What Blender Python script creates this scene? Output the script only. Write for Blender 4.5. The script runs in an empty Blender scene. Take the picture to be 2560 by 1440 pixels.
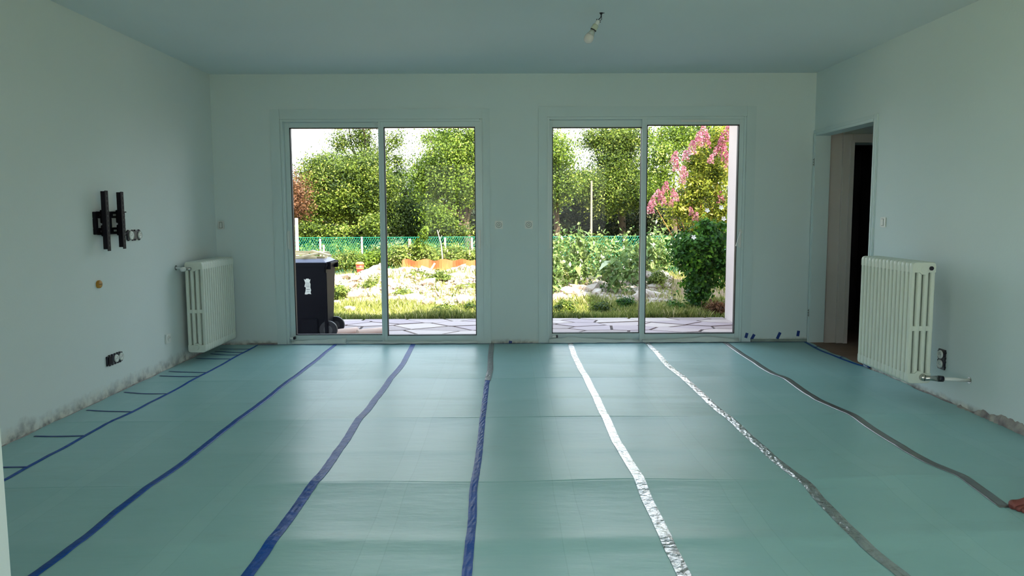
import bpy, bmesh, math, random
import numpy as np
from mathutils import Vector, Matrix

S = bpy.context.scene
COL = S.collection
random.seed(7)
RNG = np.random.default_rng(11)

# ------------------------------------------------------------------ camera
F = 1900.0
CAM_H = 1.22
pitch = math.atan(190 / F)
yaw = math.atan(16 / math.hypot(F, 190))
roll = 0.004
fwd = Vector((math.sin(yaw) * math.cos(pitch), math.cos(yaw) * math.cos(pitch), -math.sin(pitch)))
right0 = Vector((math.cos(yaw), -math.sin(yaw), 0))
up0 = right0.cross(fwd)
rgt = right0 * math.cos(roll) - up0 * math.sin(roll)
upv = right0 * math.sin(roll) + up0 * math.cos(roll)
cam_loc = Vector((0, 0, CAM_H))
cd = bpy.data.cameras.new('camera')
cd.sensor_width = 36
cd.lens = F / 2560 * 36
cd.clip_start = 0.05
cd.clip_end = 500
cam = bpy.data.objects.new('camera', cd)
COL.objects.link(cam)
m3 = Matrix((rgt, upv, -fwd)).transposed()
cam.matrix_world = Matrix.Translation(cam_loc) @ m3.to_4x4()
S.camera = cam

# ------------------------------------------------------------------ sky, sun, exposure
W = bpy.data.worlds.new('sky')
S.world = W
W.use_nodes = True
wn = W.node_tree
wn.nodes.clear()
wo = wn.nodes.new('ShaderNodeOutputWorld')
wb = wn.nodes.new('ShaderNodeBackground')
tc = wn.nodes.new('ShaderNodeTexCoord')
sx = wn.nodes.new('ShaderNodeSeparateXYZ')
rp = wn.nodes.new('ShaderNodeValToRGB')
rp.color_ramp.elements[0].position = 0.0
rp.color_ramp.elements[0].color = (0.97, 0.985, 1.0, 1)
rp.color_ramp.elements[1].position = 0.8
rp.color_ramp.elements[1].color = (0.62, 0.80, 1.0, 1)
wn.links.new(tc.outputs['Generated'], sx.inputs[0])
wn.links.new(sx.outputs['Z'], rp.inputs[0])
wn.links.new(rp.outputs[0], wb.inputs['Color'])
wb.inputs['Strength'].default_value = 2.2
wn.links.new(wb.outputs[0], wo.inputs[0])

sd = bpy.data.lights.new('sun', 'SUN')
sd.energy = 11.5
sd.angle = math.radians(0.6)
sd.color = (1.0, 0.90, 0.72)
sun = bpy.data.objects.new('sun', sd)
COL.objects.link(sun)
SUN_DIR = Vector((-0.5, 0.75, -1.0)).normalized()
sun.rotation_euler = SUN_DIR.to_track_quat('-Z', 'Y').to_euler()
sun.location = (6, -6, 12)

S.view_settings.view_transform = 'Standard'
S.view_settings.look = 'None'
S.view_settings.gamma = 1
S.view_settings.use_curve_mapping = False
S.view_settings.exposure = 0.76

# ------------------------------------------------------------------ pixel -> place on a real plane
def ray(x, y):
    return fwd * F + rgt * (x - 1280) + upv * (720 - y)
def onX(x, y, X):
    r = ray(x, y); return cam_loc + r * (X / r.x)
def onY(x, y, Y):
    r = ray(x, y); return cam_loc + r * (Y / r.y)
def onZ(x, y, Z):
    r = ray(x, y); return cam_loc + r * ((Z - CAM_H) / r.z)

# ------------------------------------------------------------------ materials
MATS = {}
def srgb(r, g, b):
    f = lambda c: ((c / 255 + 0.055) / 1.055) ** 2.4 if c > 10 else c / 255 / 12.92
    return (f(r), f(g), f(b), 1)

def mat(name, col, rough=0.6, metal=0.0, var=0.0, vscale=6.0, bump=0.0, bscale=40.0, spec=0.5, col2=None):
    if name in MATS: return MATS[name]
    m = bpy.data.materials.new(name); m.use_nodes = True
    nt = m.node_tree; b = nt.nodes['Principled BSDF']
    b.inputs['Base Color'].default_value = col
    b.inputs['Roughness'].default_value = rough
    b.inputs['Metallic'].default_value = metal
    b.inputs['Specular IOR Level'].default_value = spec
    g = nt.nodes.new('ShaderNodeNewGeometry')
    if var > 0 or col2:
        n = nt.nodes.new('ShaderNodeTexNoise'); n.inputs['Scale'].default_value = vscale
        n.inputs['Detail'].default_value = 5
        nt.links.new(g.outputs['Position'], n.inputs['Vector'])
        mx = nt.nodes.new('ShaderNodeMix'); mx.data_type = 'RGBA'
        mr = nt.nodes.new('ShaderNodeMapRange')
        mr.inputs['From Min'].default_value = 0.3; mr.inputs['From Max'].default_value = 0.7
        nt.links.new(n.outputs['Fac'], mr.inputs['Value'])
        nt.links.new(mr.outputs[0], mx.inputs['Factor'])
        mx.inputs['A'].default_value = col
        c2 = col2 or tuple([c * (1 - var) for c in col[:3]] + [1])
        mx.inputs['B'].default_value = c2
        nt.links.new(mx.outputs['Result'], b.inputs['Base Color'])
    if bump > 0:
        n = nt.nodes.new('ShaderNodeTexNoise'); n.inputs['Scale'].default_value = bscale
        n.inputs['Detail'].default_value = 6
        nt.links.new(g.outputs['Position'], n.inputs['Vector'])
        bp = nt.nodes.new('ShaderNodeBump'); bp.inputs['Strength'].default_value = bump
        bp.inputs['Distance'].default_value = 0.01
        nt.links.new(n.outputs['Fac'], bp.inputs['Height'])
        nt.links.new(bp.outputs[0], b.inputs['Normal'])
    MATS[name] = m
    return m

def leaf_mat(name, dark, light, third=None, trans=0.4, rough=0.55):
    """colour from a per-leaf attribute, part diffuse part translucent"""
    m = bpy.data.materials.new(name); m.use_nodes = True
    nt = m.node_tree; nt.nodes.clear()
    out = nt.nodes.new('ShaderNodeOutputMaterial')
    at = nt.nodes.new('ShaderNodeAttribute'); at.attribute_name = 'tint'
    r = nt.nodes.new('ShaderNodeValToRGB')
    r.color_ramp.elements[0].color = dark; r.color_ramp.elements[1].color = light
    if third:
        e = r.color_ramp.elements.new(0.9); e.color = light
        r.color_ramp.elements[-1].color = third
    nt.links.new(at.outputs['Fac'], r.inputs[0])
    d = nt.nodes.new('ShaderNodeBsdfPrincipled'); d.inputs['Roughness'].default_value = rough
    d.inputs['Specular IOR Level'].default_value = 0.35
    t = nt.nodes.new('ShaderNodeBsdfTranslucent')
    nt.links.new(r.outputs[0], d.inputs['Base Color']); nt.links.new(r.outputs[0], t.inputs[0])
    mx = nt.nodes.new('ShaderNodeMixShader'); mx.inputs[0].default_value = trans
    nt.links.new(d.outputs[0], mx.inputs[1]); nt.links.new(t.outputs[0], mx.inputs[2])
    nt.links.new(mx.outputs[0], out.inputs[0])
    return m

def wall_mat(name, col, stain=0.14):
    m = bpy.data.materials.new(name); m.use_nodes = True
    nt = m.node_tree; b = nt.nodes['Principled BSDF']; L = nt.links.new
    b.inputs['Roughness'].default_value = 0.75
    b.inputs['Specular IOR Level'].default_value = 0.25
    g = nt.nodes.new('ShaderNodeNewGeometry')
    sp = nt.nodes.new('ShaderNodeSeparateXYZ'); L(g.outputs['Position'], sp.inputs[0])
    n1 = nt.nodes.new('ShaderNodeTexNoise'); n1.inputs['Scale'].default_value = 0.9; n1.inputs['Detail'].default_value = 3
    L(g.outputs['Position'], n1.inputs['Vector'])
    mx1 = nt.nodes.new('ShaderNodeMix'); mx1.data_type = 'RGBA'
    mx1.inputs['A'].default_value = col
    mx1.inputs['B'].default_value = (col[0] * .90, col[1] * .93, col[2] * .92, 1)
    L(n1.outputs['Fac'], mx1.inputs['Factor'])
    # dirt and bare plaster along the foot of the wall (a real stain: fixed height, ragged upper edge)
    n2 = nt.nodes.new('ShaderNodeTexNoise'); n2.inputs['Scale'].default_value = 7; n2.inputs['Detail'].default_value = 8
    n2.inputs['Roughness'].default_value = 0.7
    L(g.outputs['Position'], n2.inputs['Vector'])
    h = nt.nodes.new('ShaderNodeMath'); h.operation = 'MULTIPLY_ADD'
    L(n2.outputs['Fac'], h.inputs[0]); h.inputs[1].default_value = -stain * 1.5; L(sp.outputs['Z'], h.inputs[2])
    mr = nt.nodes.new('ShaderNodeMapRange'); L(h.outputs[0], mr.inputs['Value'])
    mr.inputs['From Min'].default_value = -stain * 0.85; mr.inputs['From Max'].default_value = stain * 0.25
    mr.inputs['To Min'].default_value = 1; mr.inputs['To Max'].default_value = 0
    n3 = nt.nodes.new('ShaderNodeTexNoise'); n3.inputs['Scale'].default_value = 16; n3.inputs['Detail'].default_value = 6
    L(g.outputs['Position'], n3.inputs['Vector'])
    r3 = nt.nodes.new('ShaderNodeValToRGB')
    r3.color_ramp.elements[0].position = 0.38; r3.color_ramp.elements[0].color = srgb(105, 98, 96)
    r3.color_ramp.elements[1].position = 0.6; r3.color_ramp.elements[1].color = srgb(205, 202, 190)
    L(n3.outputs['Fac'], r3.inputs[0])
    mx2 = nt.nodes.new('ShaderNodeMix'); mx2.data_type = 'RGBA'
    L(mr.outputs[0], mx2.inputs['Factor']); L(mx1.outputs['Result'], mx2.inputs['A']); L(r3.outputs[0], mx2.inputs['B'])
    L(mx2.outputs['Result'], b.inputs['Base Color'])
    bp = nt.nodes.new('ShaderNodeBump'); bp.inputs['Strength'].default_value = 0.12; bp.inputs['Distance'].default_value = 0.004
    n4 = nt.nodes.new('ShaderNodeTexNoise'); n4.inputs['Scale'].default_value = 60; L(g.outputs['Position'], n4.inputs['Vector'])
    L(n4.outputs['Fac'], bp.inputs['Height']); L(bp.outputs[0], b.inputs['Normal'])
    return m

PAINT = (0.69, 0.785, 0.795, 1)
M_wall = wall_mat('wall paint', PAINT, .045)
M_walll = wall_mat('left wall paint', (0.73, 0.79, 0.785, 1), 0.10)
M_ceil = mat('ceiling paint', (0.74, 0.81, 0.815, 1), 0.85, var=0.05, vscale=0.7, spec=0.2)
M_trim = mat('casing paint', (0.61, 0.73, 0.74, 1), 0.5, var=0.05, vscale=2)
M_pvc = mat('window pvc', (0.61, 0.73, 0.74, 1), 0.35)
M_white = mat('white plastic', (0.75, 0.78, 0.76, 1), 0.35)
M_cream = mat('radiator enamel', (0.68, 0.74, 0.66, 1), 0.38, var=0.04, vscale=5)
M_black = mat('black plastic', (0.012, 0.010, 0.022, 1), 0.35)
M_blacksteel = mat('black steel', (0.008, 0.006, 0.012, 1), 0.6, var=0.3, vscale=30, spec=.2)
M_gasket = mat('gasket rubber', (0.012, 0.012, 0.02, 1), 0.5)
M_chrome = mat('brushed chrome', (0.5, 0.48, 0.46, 1), 0.25, 1.0)
M_conc = mat('concrete', (0.60, 0.58, 0.55, 1), 0.9, var=0.2, vscale=4, bump=0.3)
M_hallfloor = mat('hall floor', srgb(150, 118, 100), 0.7, var=0.35, vscale=3, bump=0.2)
M_render = mat('outside render', (0.61, 0.515, 0.50, 1), 0.85, var=0.12, vscale=1.6, bump=0.25, bscale=80)
M_blue = mat('blue tape', (0.0, 0.075, 0.40, 1), 0.40, var=0.25, vscale=14, bump=0.35, bscale=25, spec=.15)
M_foil = mat('foil tape', (0.72, 0.73, 0.74, 1), 0.16, 1.0, bump=0.9, bscale=28, var=0.2, vscale=12)
M_foilgrey = mat('foil tape dark reflection', (0.25, 0.25, 0.26, 1), 0.34, .9, bump=0.35, bscale=18, var=0.15, vscale=9)  # darker copy of the foil, the wall's dark reflection put into its colour
M_sheetpl = mat('milky plastic film', (0.72, 0.78, 0.78, 1), 0.3, bump=0.3, bscale=12)
M_dirt = mat('broken plaster', srgb(120, 112, 118), 0.9, col2=srgb(176, 172, 165), vscale=14, bump=0.6)
M_skin = mat('skin', srgb(118, 60, 54), 0.6, var=0.2, vscale=30)

def glass_mat():
    m = bpy.data.materials.new('window glass'); m.use_nodes = True
    nt = m.node_tree; nt.nodes.clear()
    o = nt.nodes.new('ShaderNodeOutputMaterial'); t = nt.nodes.new('ShaderNodeBsdfTransparent')
    t.inputs[0].default_value = (0.97, 0.985, 0.98, 1)
    gl = nt.nodes.new('ShaderNodeBsdfGlossy'); gl.inputs['Roughness'].default_value = 0.02
    fr = nt.nodes.new('ShaderNodeFresnel'); fr.inputs['IOR'].default_value = 1.18
    mx = nt.nodes.new('ShaderNodeMixShader')
    nt.links.new(fr.outputs[0], mx.inputs[0]); nt.links.new(t.outputs[0], mx.inputs[1]); nt.links.new(gl.outputs[0], mx.inputs[2])
    nt.links.new(mx.outputs[0], o.inputs[0])
    return m
M_glass = glass_mat()

# ------------------------------------------------------------------ mesh helpers
class MB:
    def __init__(s): s.v = []; s.f = []
    def add(s, vs, fs):
        o = len(s.v); s.v += [tuple(v) for v in vs]; s.f += [tuple(i + o for i in f) for f in fs]; return s
    def box(s, x0, x1, y0, y1, z0, z1):
        v = [(x0, y0, z0), (x1, y0, z0), (x1, y1, z0), (x0, y1, z0), (x0, y0, z1), (x1, y0, z1), (x1, y1, z1), (x0, y1, z1)]
        return s.add(v, [(0, 3, 2, 1), (4, 5, 6, 7), (0, 1, 5, 4), (1, 2, 6, 5), (2, 3, 7, 6), (3, 0, 4, 7)])
    def tube(s, pts, r, n=8, caps=True):
        pts = [Vector(p) for p in pts]
        rs = r if isinstance(r, (list, tuple)) else [r] * len(pts)
        base = len(s.v); prev = None
        for i, p in enumerate(pts):
            d = (pts[min(i + 1, len(pts) - 1)] - pts[max(i - 1, 0)])
            d = d.normalized() if d.length > 1e-9 else Vector((0, 0, 1))
            if prev is None:
                a = d.cross(Vector((0, 0, 1)))
                if a.length < 1e-3: a = d.cross(Vector((1, 0, 0)))
            else:
                a = prev - d * prev.dot(d)
            a.normalize(); prev = a; b = d.cross(a)
            for k in range(n):
                t = 2 * math.pi * k / n
                s.v.append(tuple(p + (a * math.cos(t) + b * math.sin(t)) * rs[i]))
        for i in range(len(pts) - 1):
            for k in range(n):
                q = base + i * n
                s.f.append((q + k, q + (k + 1) % n, q + n + (k + 1) % n, q + n + k))
        if caps:
            s.f.append(tuple(base + k for k in range(n))[::-1])
            q = base + (len(pts) - 1) * n
            s.f.append(tuple(q + k for k in range(n)))
        return s
    def disc(s, c, ax, r0, h, n=20, r1=None):
        c = Vector(c); ax = Vector(ax).normalized()
        return s.tube([c, c + ax * h], [r0, r1 if r1 is not None else r0], n)
    def prism(s, poly, z0, z1):
        n = len(poly)
        return s.add([(x, y, z0) for x, y in poly] + [(x, y, z1) for x, y in poly],
                     [tuple(range(n))[::-1], tuple(range(n, 2 * n))] + [(k, (k + 1) % n, n + (k + 1) % n, n + k) for k in range(n)])
    def mesh(s, name, m, smooth=False, bevel=0):
        me = bpy.data.meshes.new(name); me.from_pydata(s.v, [], s.f); me.update()
        if bevel:
            bm = bmesh.new(); bm.from_mesh(me)
            es = [e for e in bm.edges if len(e.link_faces) == 2 and e.calc_face_angle() > 0.6]
            bmesh.ops.bevel(bm, geom=es, offset=bevel, segments=2, affect='EDGES', clamp_overlap=True)
            bm.to_mesh(me); bm.free()
        if smooth:
            me.polygons.foreach_set('use_smooth', [True] * len(me.polygons))
        if m: me.materials.append(m)
        return me
    def build(s, name, m, parent=None, smooth=False, bevel=0, loc=None):
        o = bpy.data.objects.new(name, s.mesh(name, m, smooth, bevel)); COL.objects.link(o)
        if parent:
            o.parent = parent
            if loc is None: o.location = tuple(-c for c in world(parent))
        if loc is not None: o.location = loc
        return o

def world(o):
    v = Vector(o.location)
    while o.parent:
        o = o.parent; v = v + Vector(o.location)
    return v
def tag(o, label, cat=None, group=None, kind=None):
    if label: o['label'] = label
    if cat: o['category'] = cat
    if group: o['group'] = group
    if kind: o['kind'] = kind
    return o
def thing(name, loc, label, cat, group=None, kind=None, rz=0):
    o = bpy.data.objects.new(name, None); COL.objects.link(o); o.location = loc; o.empty_display_size = 0.1
    o.rotation_euler = (0, 0, rz)
    return tag(o, label, cat, group, kind)
def np_mesh(name, V, Fq, m, tint=None, smooth=False):
    me = bpy.data.meshes.new(name)
    k = Fq.shape[1]
    me.vertices.add(len(V)); me.vertices.foreach_set('co', V.astype(np.float32).ravel())
    me.loops.add(Fq.size); me.loops.foreach_set('vertex_index', Fq.astype(np.int32).ravel())
    me.polygons.add(len(Fq)); me.polygons.foreach_set('loop_start', np.arange(0, Fq.size, k, dtype=np.int32))
    me.polygons.foreach_set('loop_total', np.full(len(Fq), k, dtype=np.int32))
    if tint is not None:
        a = me.attributes.new('tint', 'FLOAT', 'FACE'); a.data.foreach_set('value', tint.astype(np.float32))
    me.update(calc_edges=True)
    if smooth: me.polygons.foreach_set('use_smooth', [True] * len(Fq))
    me.materials.append(m)
    return me
def np_obj(name, me, parent=None):
    o = bpy.data.objects.new(name, me); COL.objects.link(o)
    if parent: o.parent = parent; o.location = tuple(-c for c in world(parent))
    return o

XL, XR, YB, ZC = -2.65, 2.82, 7.0, 2.46
REAR = -3.6

# ------------------------------------------------------------------ room shell
b = MB()
b.box(-6.2, XR, 2.0, 7.25, -.34, -.012); b.box(XL - .25, XR + .12, REAR - .25, 2.0, -.34, -.012)
floor = tag(b.build('floor', M_conc), 'grey concrete slab under the green underlay', 'floor', kind='structure')
hf = tag(MB().box(XR, 6.2, 3.0, 7.24, -.34, -.006).box(2.9, 6.1, 7.24, 9.7, -.34, -.006).build('floor', M_hallfloor),
    'brown hall floor seen through the doorway on the right', 'floor', kind='structure')

w1 = (-2.035, -0.205, 2.06); w2 = (0.383, 2.197, 2.075)
b = MB()
b.box(-6.2, w1[0], YB, 7.25, -.012, ZC)
b.box(w1[1], w2[0], YB, 7.25, -.012, ZC)
b.box(w2[1], 3.15, YB, 7.25, -.012, ZC)
b.box(w1[0], w1[1], YB, 7.25, w1[2], ZC)
b.box(w2[0], w2[1], YB, 7.25, w2[2], ZC)
b.box(3.15, 3.95, YB, 7.25, 1.835, ZC)
b.box(3.95, 6.2, YB, 7.25, -.012, ZC)
tag(b.build('wall_back', M_wall), 'pale painted wall with the two sliding windows', 'wall', kind='structure')

tag(MB().box(XL - .25, XL, 1.2, YB, -.012, ZC).box(XL - .25, XL, REAR, -3.0, -.012, ZC).box(XL - .25, XL, -3.0, 1.2, 2.38, ZC).build('wall_left', M_walll),
    'pale left wall with the black bracket and stained foot', 'wall', kind='structure')
dY0, dY1, dZ = 5.86, 6.95, 1.90
b = MB()
b.box(XR, XR + .12, .8, dY0, -.012, ZC); b.box(XR, XR + .12, REAR, -3.0, -.012, ZC); b.box(XR, XR + .12, -3.0, .8, 2.38, ZC)
b.box(XR, XR + .12, dY1, YB, -.012, ZC)
b.box(XR, XR + .12, dY0, dY1, dZ, ZC)
wall_right = tag(b.build('wall_right', M_wall), 'pale right wall with the doorway and broken plaster foot', 'wall', kind='structure')
tag(MB().box(XL, -1.285, 1.75, 1.9, -.012, ZC).build('wall_partition', M_walll, bevel=0.004),
    'edge of the near wall stub at the far left', 'wall', kind='structure')
# rear wall (behind the camera) with a wide window added to bring in daylight
b = MB()
b.box(XL - .25, -2.3, REAR - .25, REAR, -.012, ZC); b.box(2.4, XR + .12, REAR - .25, REAR, -.012, ZC)
b.box(-2.3, 2.4, REAR - .25, REAR, 2.38, ZC)
tag(b.build('wall_rear', M_wall), 'rear wall behind the viewer with the wide added window', 'wall', kind='structure')
tag(MB().box(-6.2, 6.2, 2.0, 7.25, ZC, ZC + .16).box(XL - .25, XR + .12, REAR - .25, 2.0, ZC, ZC + .16).build('ceiling', M_ceil), 'plain pale ceiling', 'ceiling', kind='structure')
tag(MB().box(-6.6, 6.6, 1.9, 7.9, ZC + .16, ZC + .34).box(XL - .5, XR + .35, REAR - .35, 1.9, ZC + .16, ZC + .34).box(2.6, 6.6, 7.9, 10.1, ZC + .16, ZC + .34).build('roof', M_render),  # rear eaves kept short so sun reaches the added windows
    'flat roof slab over the house', 'roof', kind='structure')
# far left and wing walls outside
tag(MB().box(-6.2, -5.95, 2.0, YB, -.3, ZC).box(-5.95, XL - .25, 2.0, 2.2, -.3, ZC).build('wall_outer', M_render), 'outer wall of the neighbouring rooms', 'wall', kind='structure')
b = MB()
b.box(2.855, 3.10, 7.25, 9.80, -.32, ZC + .16); b.box(3.10, 6.2, 9.55, 9.80, -.32, ZC + .16); b.box(5.95, 6.2, 3.0, 9.55, -.32, ZC + .16)
tag(b.build('wall_wing', M_render), 'pale rendered wing wall beside the terrace, right edge of the right window', 'wall', kind='structure')
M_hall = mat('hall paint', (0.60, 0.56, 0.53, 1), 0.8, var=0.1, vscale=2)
M_dark = mat('dark room shade', (0.07, 0.055, 0.075, 1), 0.8)  # gloom of the unlit room put into the lining colour
b = MB(); b.box(XR + .12, 5.95, 4.0, 4.12, -.006, ZC); b.box(4.35, 4.47, 4.12, 7.0, -.006, ZC)
tag(b.build('wall_hall', M_hall), 'grey hall walls beyond the doorway', 'wall', kind='structure')
tag(MB().box(XR + .12, 5.95, 4.12, YB, 2.02, 2.1).build('ceiling', M_hall), 'low hall ceiling', 'ceiling', kind='structure')
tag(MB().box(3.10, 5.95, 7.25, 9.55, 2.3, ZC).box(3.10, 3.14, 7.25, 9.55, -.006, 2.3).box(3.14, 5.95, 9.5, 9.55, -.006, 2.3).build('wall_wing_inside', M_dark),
    'lining of the unlit room beyond the hall, coloured dark for its gloom', 'wall', kind='structure')
# hall-side face of the far wall and jamb, a slightly warmer paint
tag(MB().box(XR + .12, 3.075, 6.985, YB, -.006, 2.02).build('trim_4', M_hall), 'grey hall wall strip beside the inner door', 'trim', kind='structure')
d2 = thing('door_2', (3.15, 7.0, 0), 'dark inner door standing ajar at the end of the hall', 'door', kind='structure')
MB().box(3.07, 3.15, 6.955, 7.0, -.006, 1.91).box(3.15, 4.0, 6.955, 7.0, 1.835, 1.91).box(3.95, 4.03, 6.955, 7.0, -.006, 1.91).build('door_frame', M_hall, d2, bevel=.004)
MB().box(3.13, 3.165, 6.94, 6.962, -.006, 1.85).build('door_stop', M_hall, d2)
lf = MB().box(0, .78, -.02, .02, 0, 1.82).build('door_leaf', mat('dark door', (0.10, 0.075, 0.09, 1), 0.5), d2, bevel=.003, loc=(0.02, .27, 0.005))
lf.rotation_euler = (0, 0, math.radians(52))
# doorway casing
d1 = thing('door_1', (XR, 6.4, 0), 'tall empty doorway with pale casing in the right wall', 'door', kind='structure')
c0, c1 = XR - .012, XR + .13
MB().box(c0, c1, dY0 - .055, dY0 + .004, -.008, dZ + .05).build('door_casing', M_trim, d1, bevel=.004)
MB().box(c0, c1, dY1 - .004, dY1 + .045, -.008, dZ + .05).build('door_casing', M_trim, d1, bevel=.004)
MB().box(c0, c1, dY0 + .004, dY1 - .004, dZ - .004, dZ + .05).build('door_casing', M_trim, d1, bevel=.004)
MB().box(c0 - .006, c0 + .01, dY0 - .03, dY0 - .018, 0, dZ + .03).box(c0 - .006, c0 + .01, dY1 + .012, dY1 + .024, 0, dZ + .03).box(c0 - .006, c0 + .01, dY0 - .018, dY1 + .012, dZ + .018, dZ + .03).build('casing_bead', M_trim, d1)
for z in (1.66, 0.28):
    h = MB(); h.box(c0 - .004, c0, dY1 + .004, dY1 + .03, z - .035, z + .035)
    for q in (-.022, 0, .022): h.disc((c0 - .004, dY1 + .016, z + q), (-1, 0, 0), .005, .004, 8)
    h.build('door_hinge', M_chrome, d1)
MB().box(XR, XR + .13, dY0, dY1, -.008, .004).build('threshold', M_hallfloor, d1)

# ------------------------------------------------------------------ windows
def sash(win, x0, x1, z0, z1, gx0, gx1, gz0, gz1, y0, y1, handle=None):
    a = MB()
    a.box(x0, gx0, y0, y1, z0, z1); a.box(gx1, x1, y0, y1, z0, z1)
    a.box(gx0, gx1, y0, y1, gz1, z1); a.box(gx0, gx1, y0, y1, z0, gz0)
    s = a.build('sash_frame', M_pvc, win, bevel=.003)
    g = MB(); t = .007; ym = y0 - .001
    g.box(gx0, gx0 + t, ym, y1, gz0, gz1); g.box(gx1 - t, gx1, ym, y1, gz0, gz1)
    g.box(gx0, gx1, ym, y1, gz0, gz0 + t); g.box(gx0, gx1, ym, y1, gz1 - t, gz1)
    g.build('gasket', M_gasket, s)
    yc = (y0 + y1) / 2
    MB().box(gx0 + .002, gx1 - .002, yc, yc + .006, gz0 + .002, gz1 - .002).build('glass_pane', M_glass, s)
    if handle:
        hx, hz, kind = handle
        h = MB()
        h.box(hx - .013, hx + .013, y0 - .006, y0, hz - .085, hz + .085)
        if kind == 'lever':
            h.box(hx - .012, hx + .012, y0 - .03, y0 - .006, hz + .045, hz + .07)
            h.tube([(hx, y0 - .03, hz + .058), (hx - .012, y0 - .04, hz + .03), (hx - .045, y0 - .045, hz - .07)], [.008, .009, .007], 8)
            h.disc((hx, y0 - .006, hz - .055), (0, -1, 0), .008, .008, 12)
        else:
            h.box(hx - .009, hx + .009, y0 - .028, y0 - .018, hz - .075, hz + .075)
            h.box(hx - .006, hx + .006, y0 - .02, y0 - .004, hz + .05, hz + .07)
            h.box(hx - .006, hx + .006, y0 - .02, y0 - .004, hz - .07, hz - .05)
        h.build('handle', M_white, s, bevel=.002)
    return s

def window(name, wx0, wx1, top, xm, l, r, casing, label, hand):
    w = thing(name, ((wx0 + wx1) / 2, YB, 0), label, 'window', kind='structure')
    cx0, cx1, cz = casing
    a = MB()
    a.box(cx0, wx0, YB - .010, YB, -.004, cz); a.box(wx1, cx1, YB - .010, YB, -.004, cz); a.box(wx0, wx1, YB - .010, YB, top, cz)
    a.build('casing', M_trim, w, bevel=.003)
    a = MB(); t = .022
    a.box(wx0, wx0 + t, YB + .0, YB + .14, -.004, top); a.box(wx1 - t, wx1, YB + .0, YB + .14, -.004, top)
    a.box(wx0 + t, wx1 - t, YB, YB + .14, top - t, top); a.box(wx0 + t, wx1 - t, YB, YB + .14, -.004, .022)
    a.build('outer_frame', M_pvc, w, bevel=.003)
    # rear (left) and front (right) sashes
    sash(w, wx0 + .02, xm + .03, .022, top - .02, l[0], xm + .005, l[1], l[2], YB + .065, YB + .105, (wx0 + .032, .97, hand[0]))
    sash(w, xm, wx1 - .012, .014, r[3], r[0], r[1], r[2], r[4], YB + .012, YB + .052, (wx1 - .034, .97, hand[1]))
    MB().box(xm - .004, xm + .018, YB + .004, YB + .013, 0.0, top - .004).build('meeting_stile', M_pvc, w, bevel=.002)
    return w
win1 = window('window_1', w1[0], w1[1], w1[2], -1.146, (-1.968, .078, 1.992), (-1.100, -.272, .078, 2.040, 1.99), (-2.122, -.138, 2.15),
              'left sliding glass door with two panes facing the wheeled bin', ('bar', 'bar'))
win2 = window('window_2', w2[0], w2[1], w2[2], 1.252, (.434, .082, 1.990), (1.294, 2.135, .082, 2.062, 2.004), (.303, 2.283, 2.168),
              'right sliding glass door with two panes facing the pink blossom', ('bar', 'lever'))
MB().box(1.60, 1.86, YB + .004, YB + .013, 2.028, 2.046).box(1.615, 1.845, YB + .0, YB + .005, 2.032, 2.038).build('air_vent', M_white, win2, bevel=.002)
w3 = thing('added_window_3', (0, REAR, 0), 'wide rear window behind the viewer, added for daylight', 'window', kind='structure')  # unseen window added to brighten the room from behind
a = MB()
for x in (-2.3, -1.15, 0.02, 1.19, 2.34): a.box(x, x + .06, REAR - .15, REAR - .09, 0, 2.38)
a.box(-2.3, 2.4, REAR - .15, REAR - .09, 0, .07); a.box(-2.3, 2.4, REAR - .15, REAR - .09, 2.31, 2.38)
a.build('outer_frame', M_pvc, w3)
MB().box(-2.28, 2.38, REAR - .123, REAR - .117, .05, 2.33).build('glass_pane', M_glass, w3)

for nm, x, ya, yb, lb in (('added_window_4', XL - .15, -3.0, 1.2, 'wide side window behind the viewer on the left, added for daylight'), ('added_window_5', XR + .04, -3.0, .8, 'wide side window behind the viewer on the right, added for daylight')):  # unseen side windows added to lift the daylight indoors
    w4 = thing(nm, (x, (ya + yb) / 2, 0), lb, 'window', kind='structure'); a = MB()
    for k in range(4):
        yy = ya + (yb - ya - .06) * k / 3; a.box(x, x + .06, yy, yy + .06, 0, 2.38)
    a.box(x, x + .06, ya, yb, 0, .07); a.box(x, x + .06, ya, yb, 2.31, 2.38); a.build('outer_frame', M_pvc, w4)
    MB().box(x + .027, x + .033, ya + .02, yb - .02, .05, 2.33).build('glass_pane', M_glass, w4)
# little stops at the foot of each left sash
for x, z, lab in ((-2.0, .055, 'small white and black stop at the foot of the left window'), (0.455, .058, 'small white and black stop at the foot of the right window')):
    t = thing('window_stop', (x, YB, z), lab, 'window stop')
    MB().box(x - .02, x + .015, YB + .03, YB + .064, z - .009, z + .007).build('stop_body', M_white, t, bevel=.002)
    MB().box(x + .015, x + .032, YB + .026, YB + .064, z - .012, z + .012).build('stop_cap', M_black, t, bevel=.002)

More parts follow.
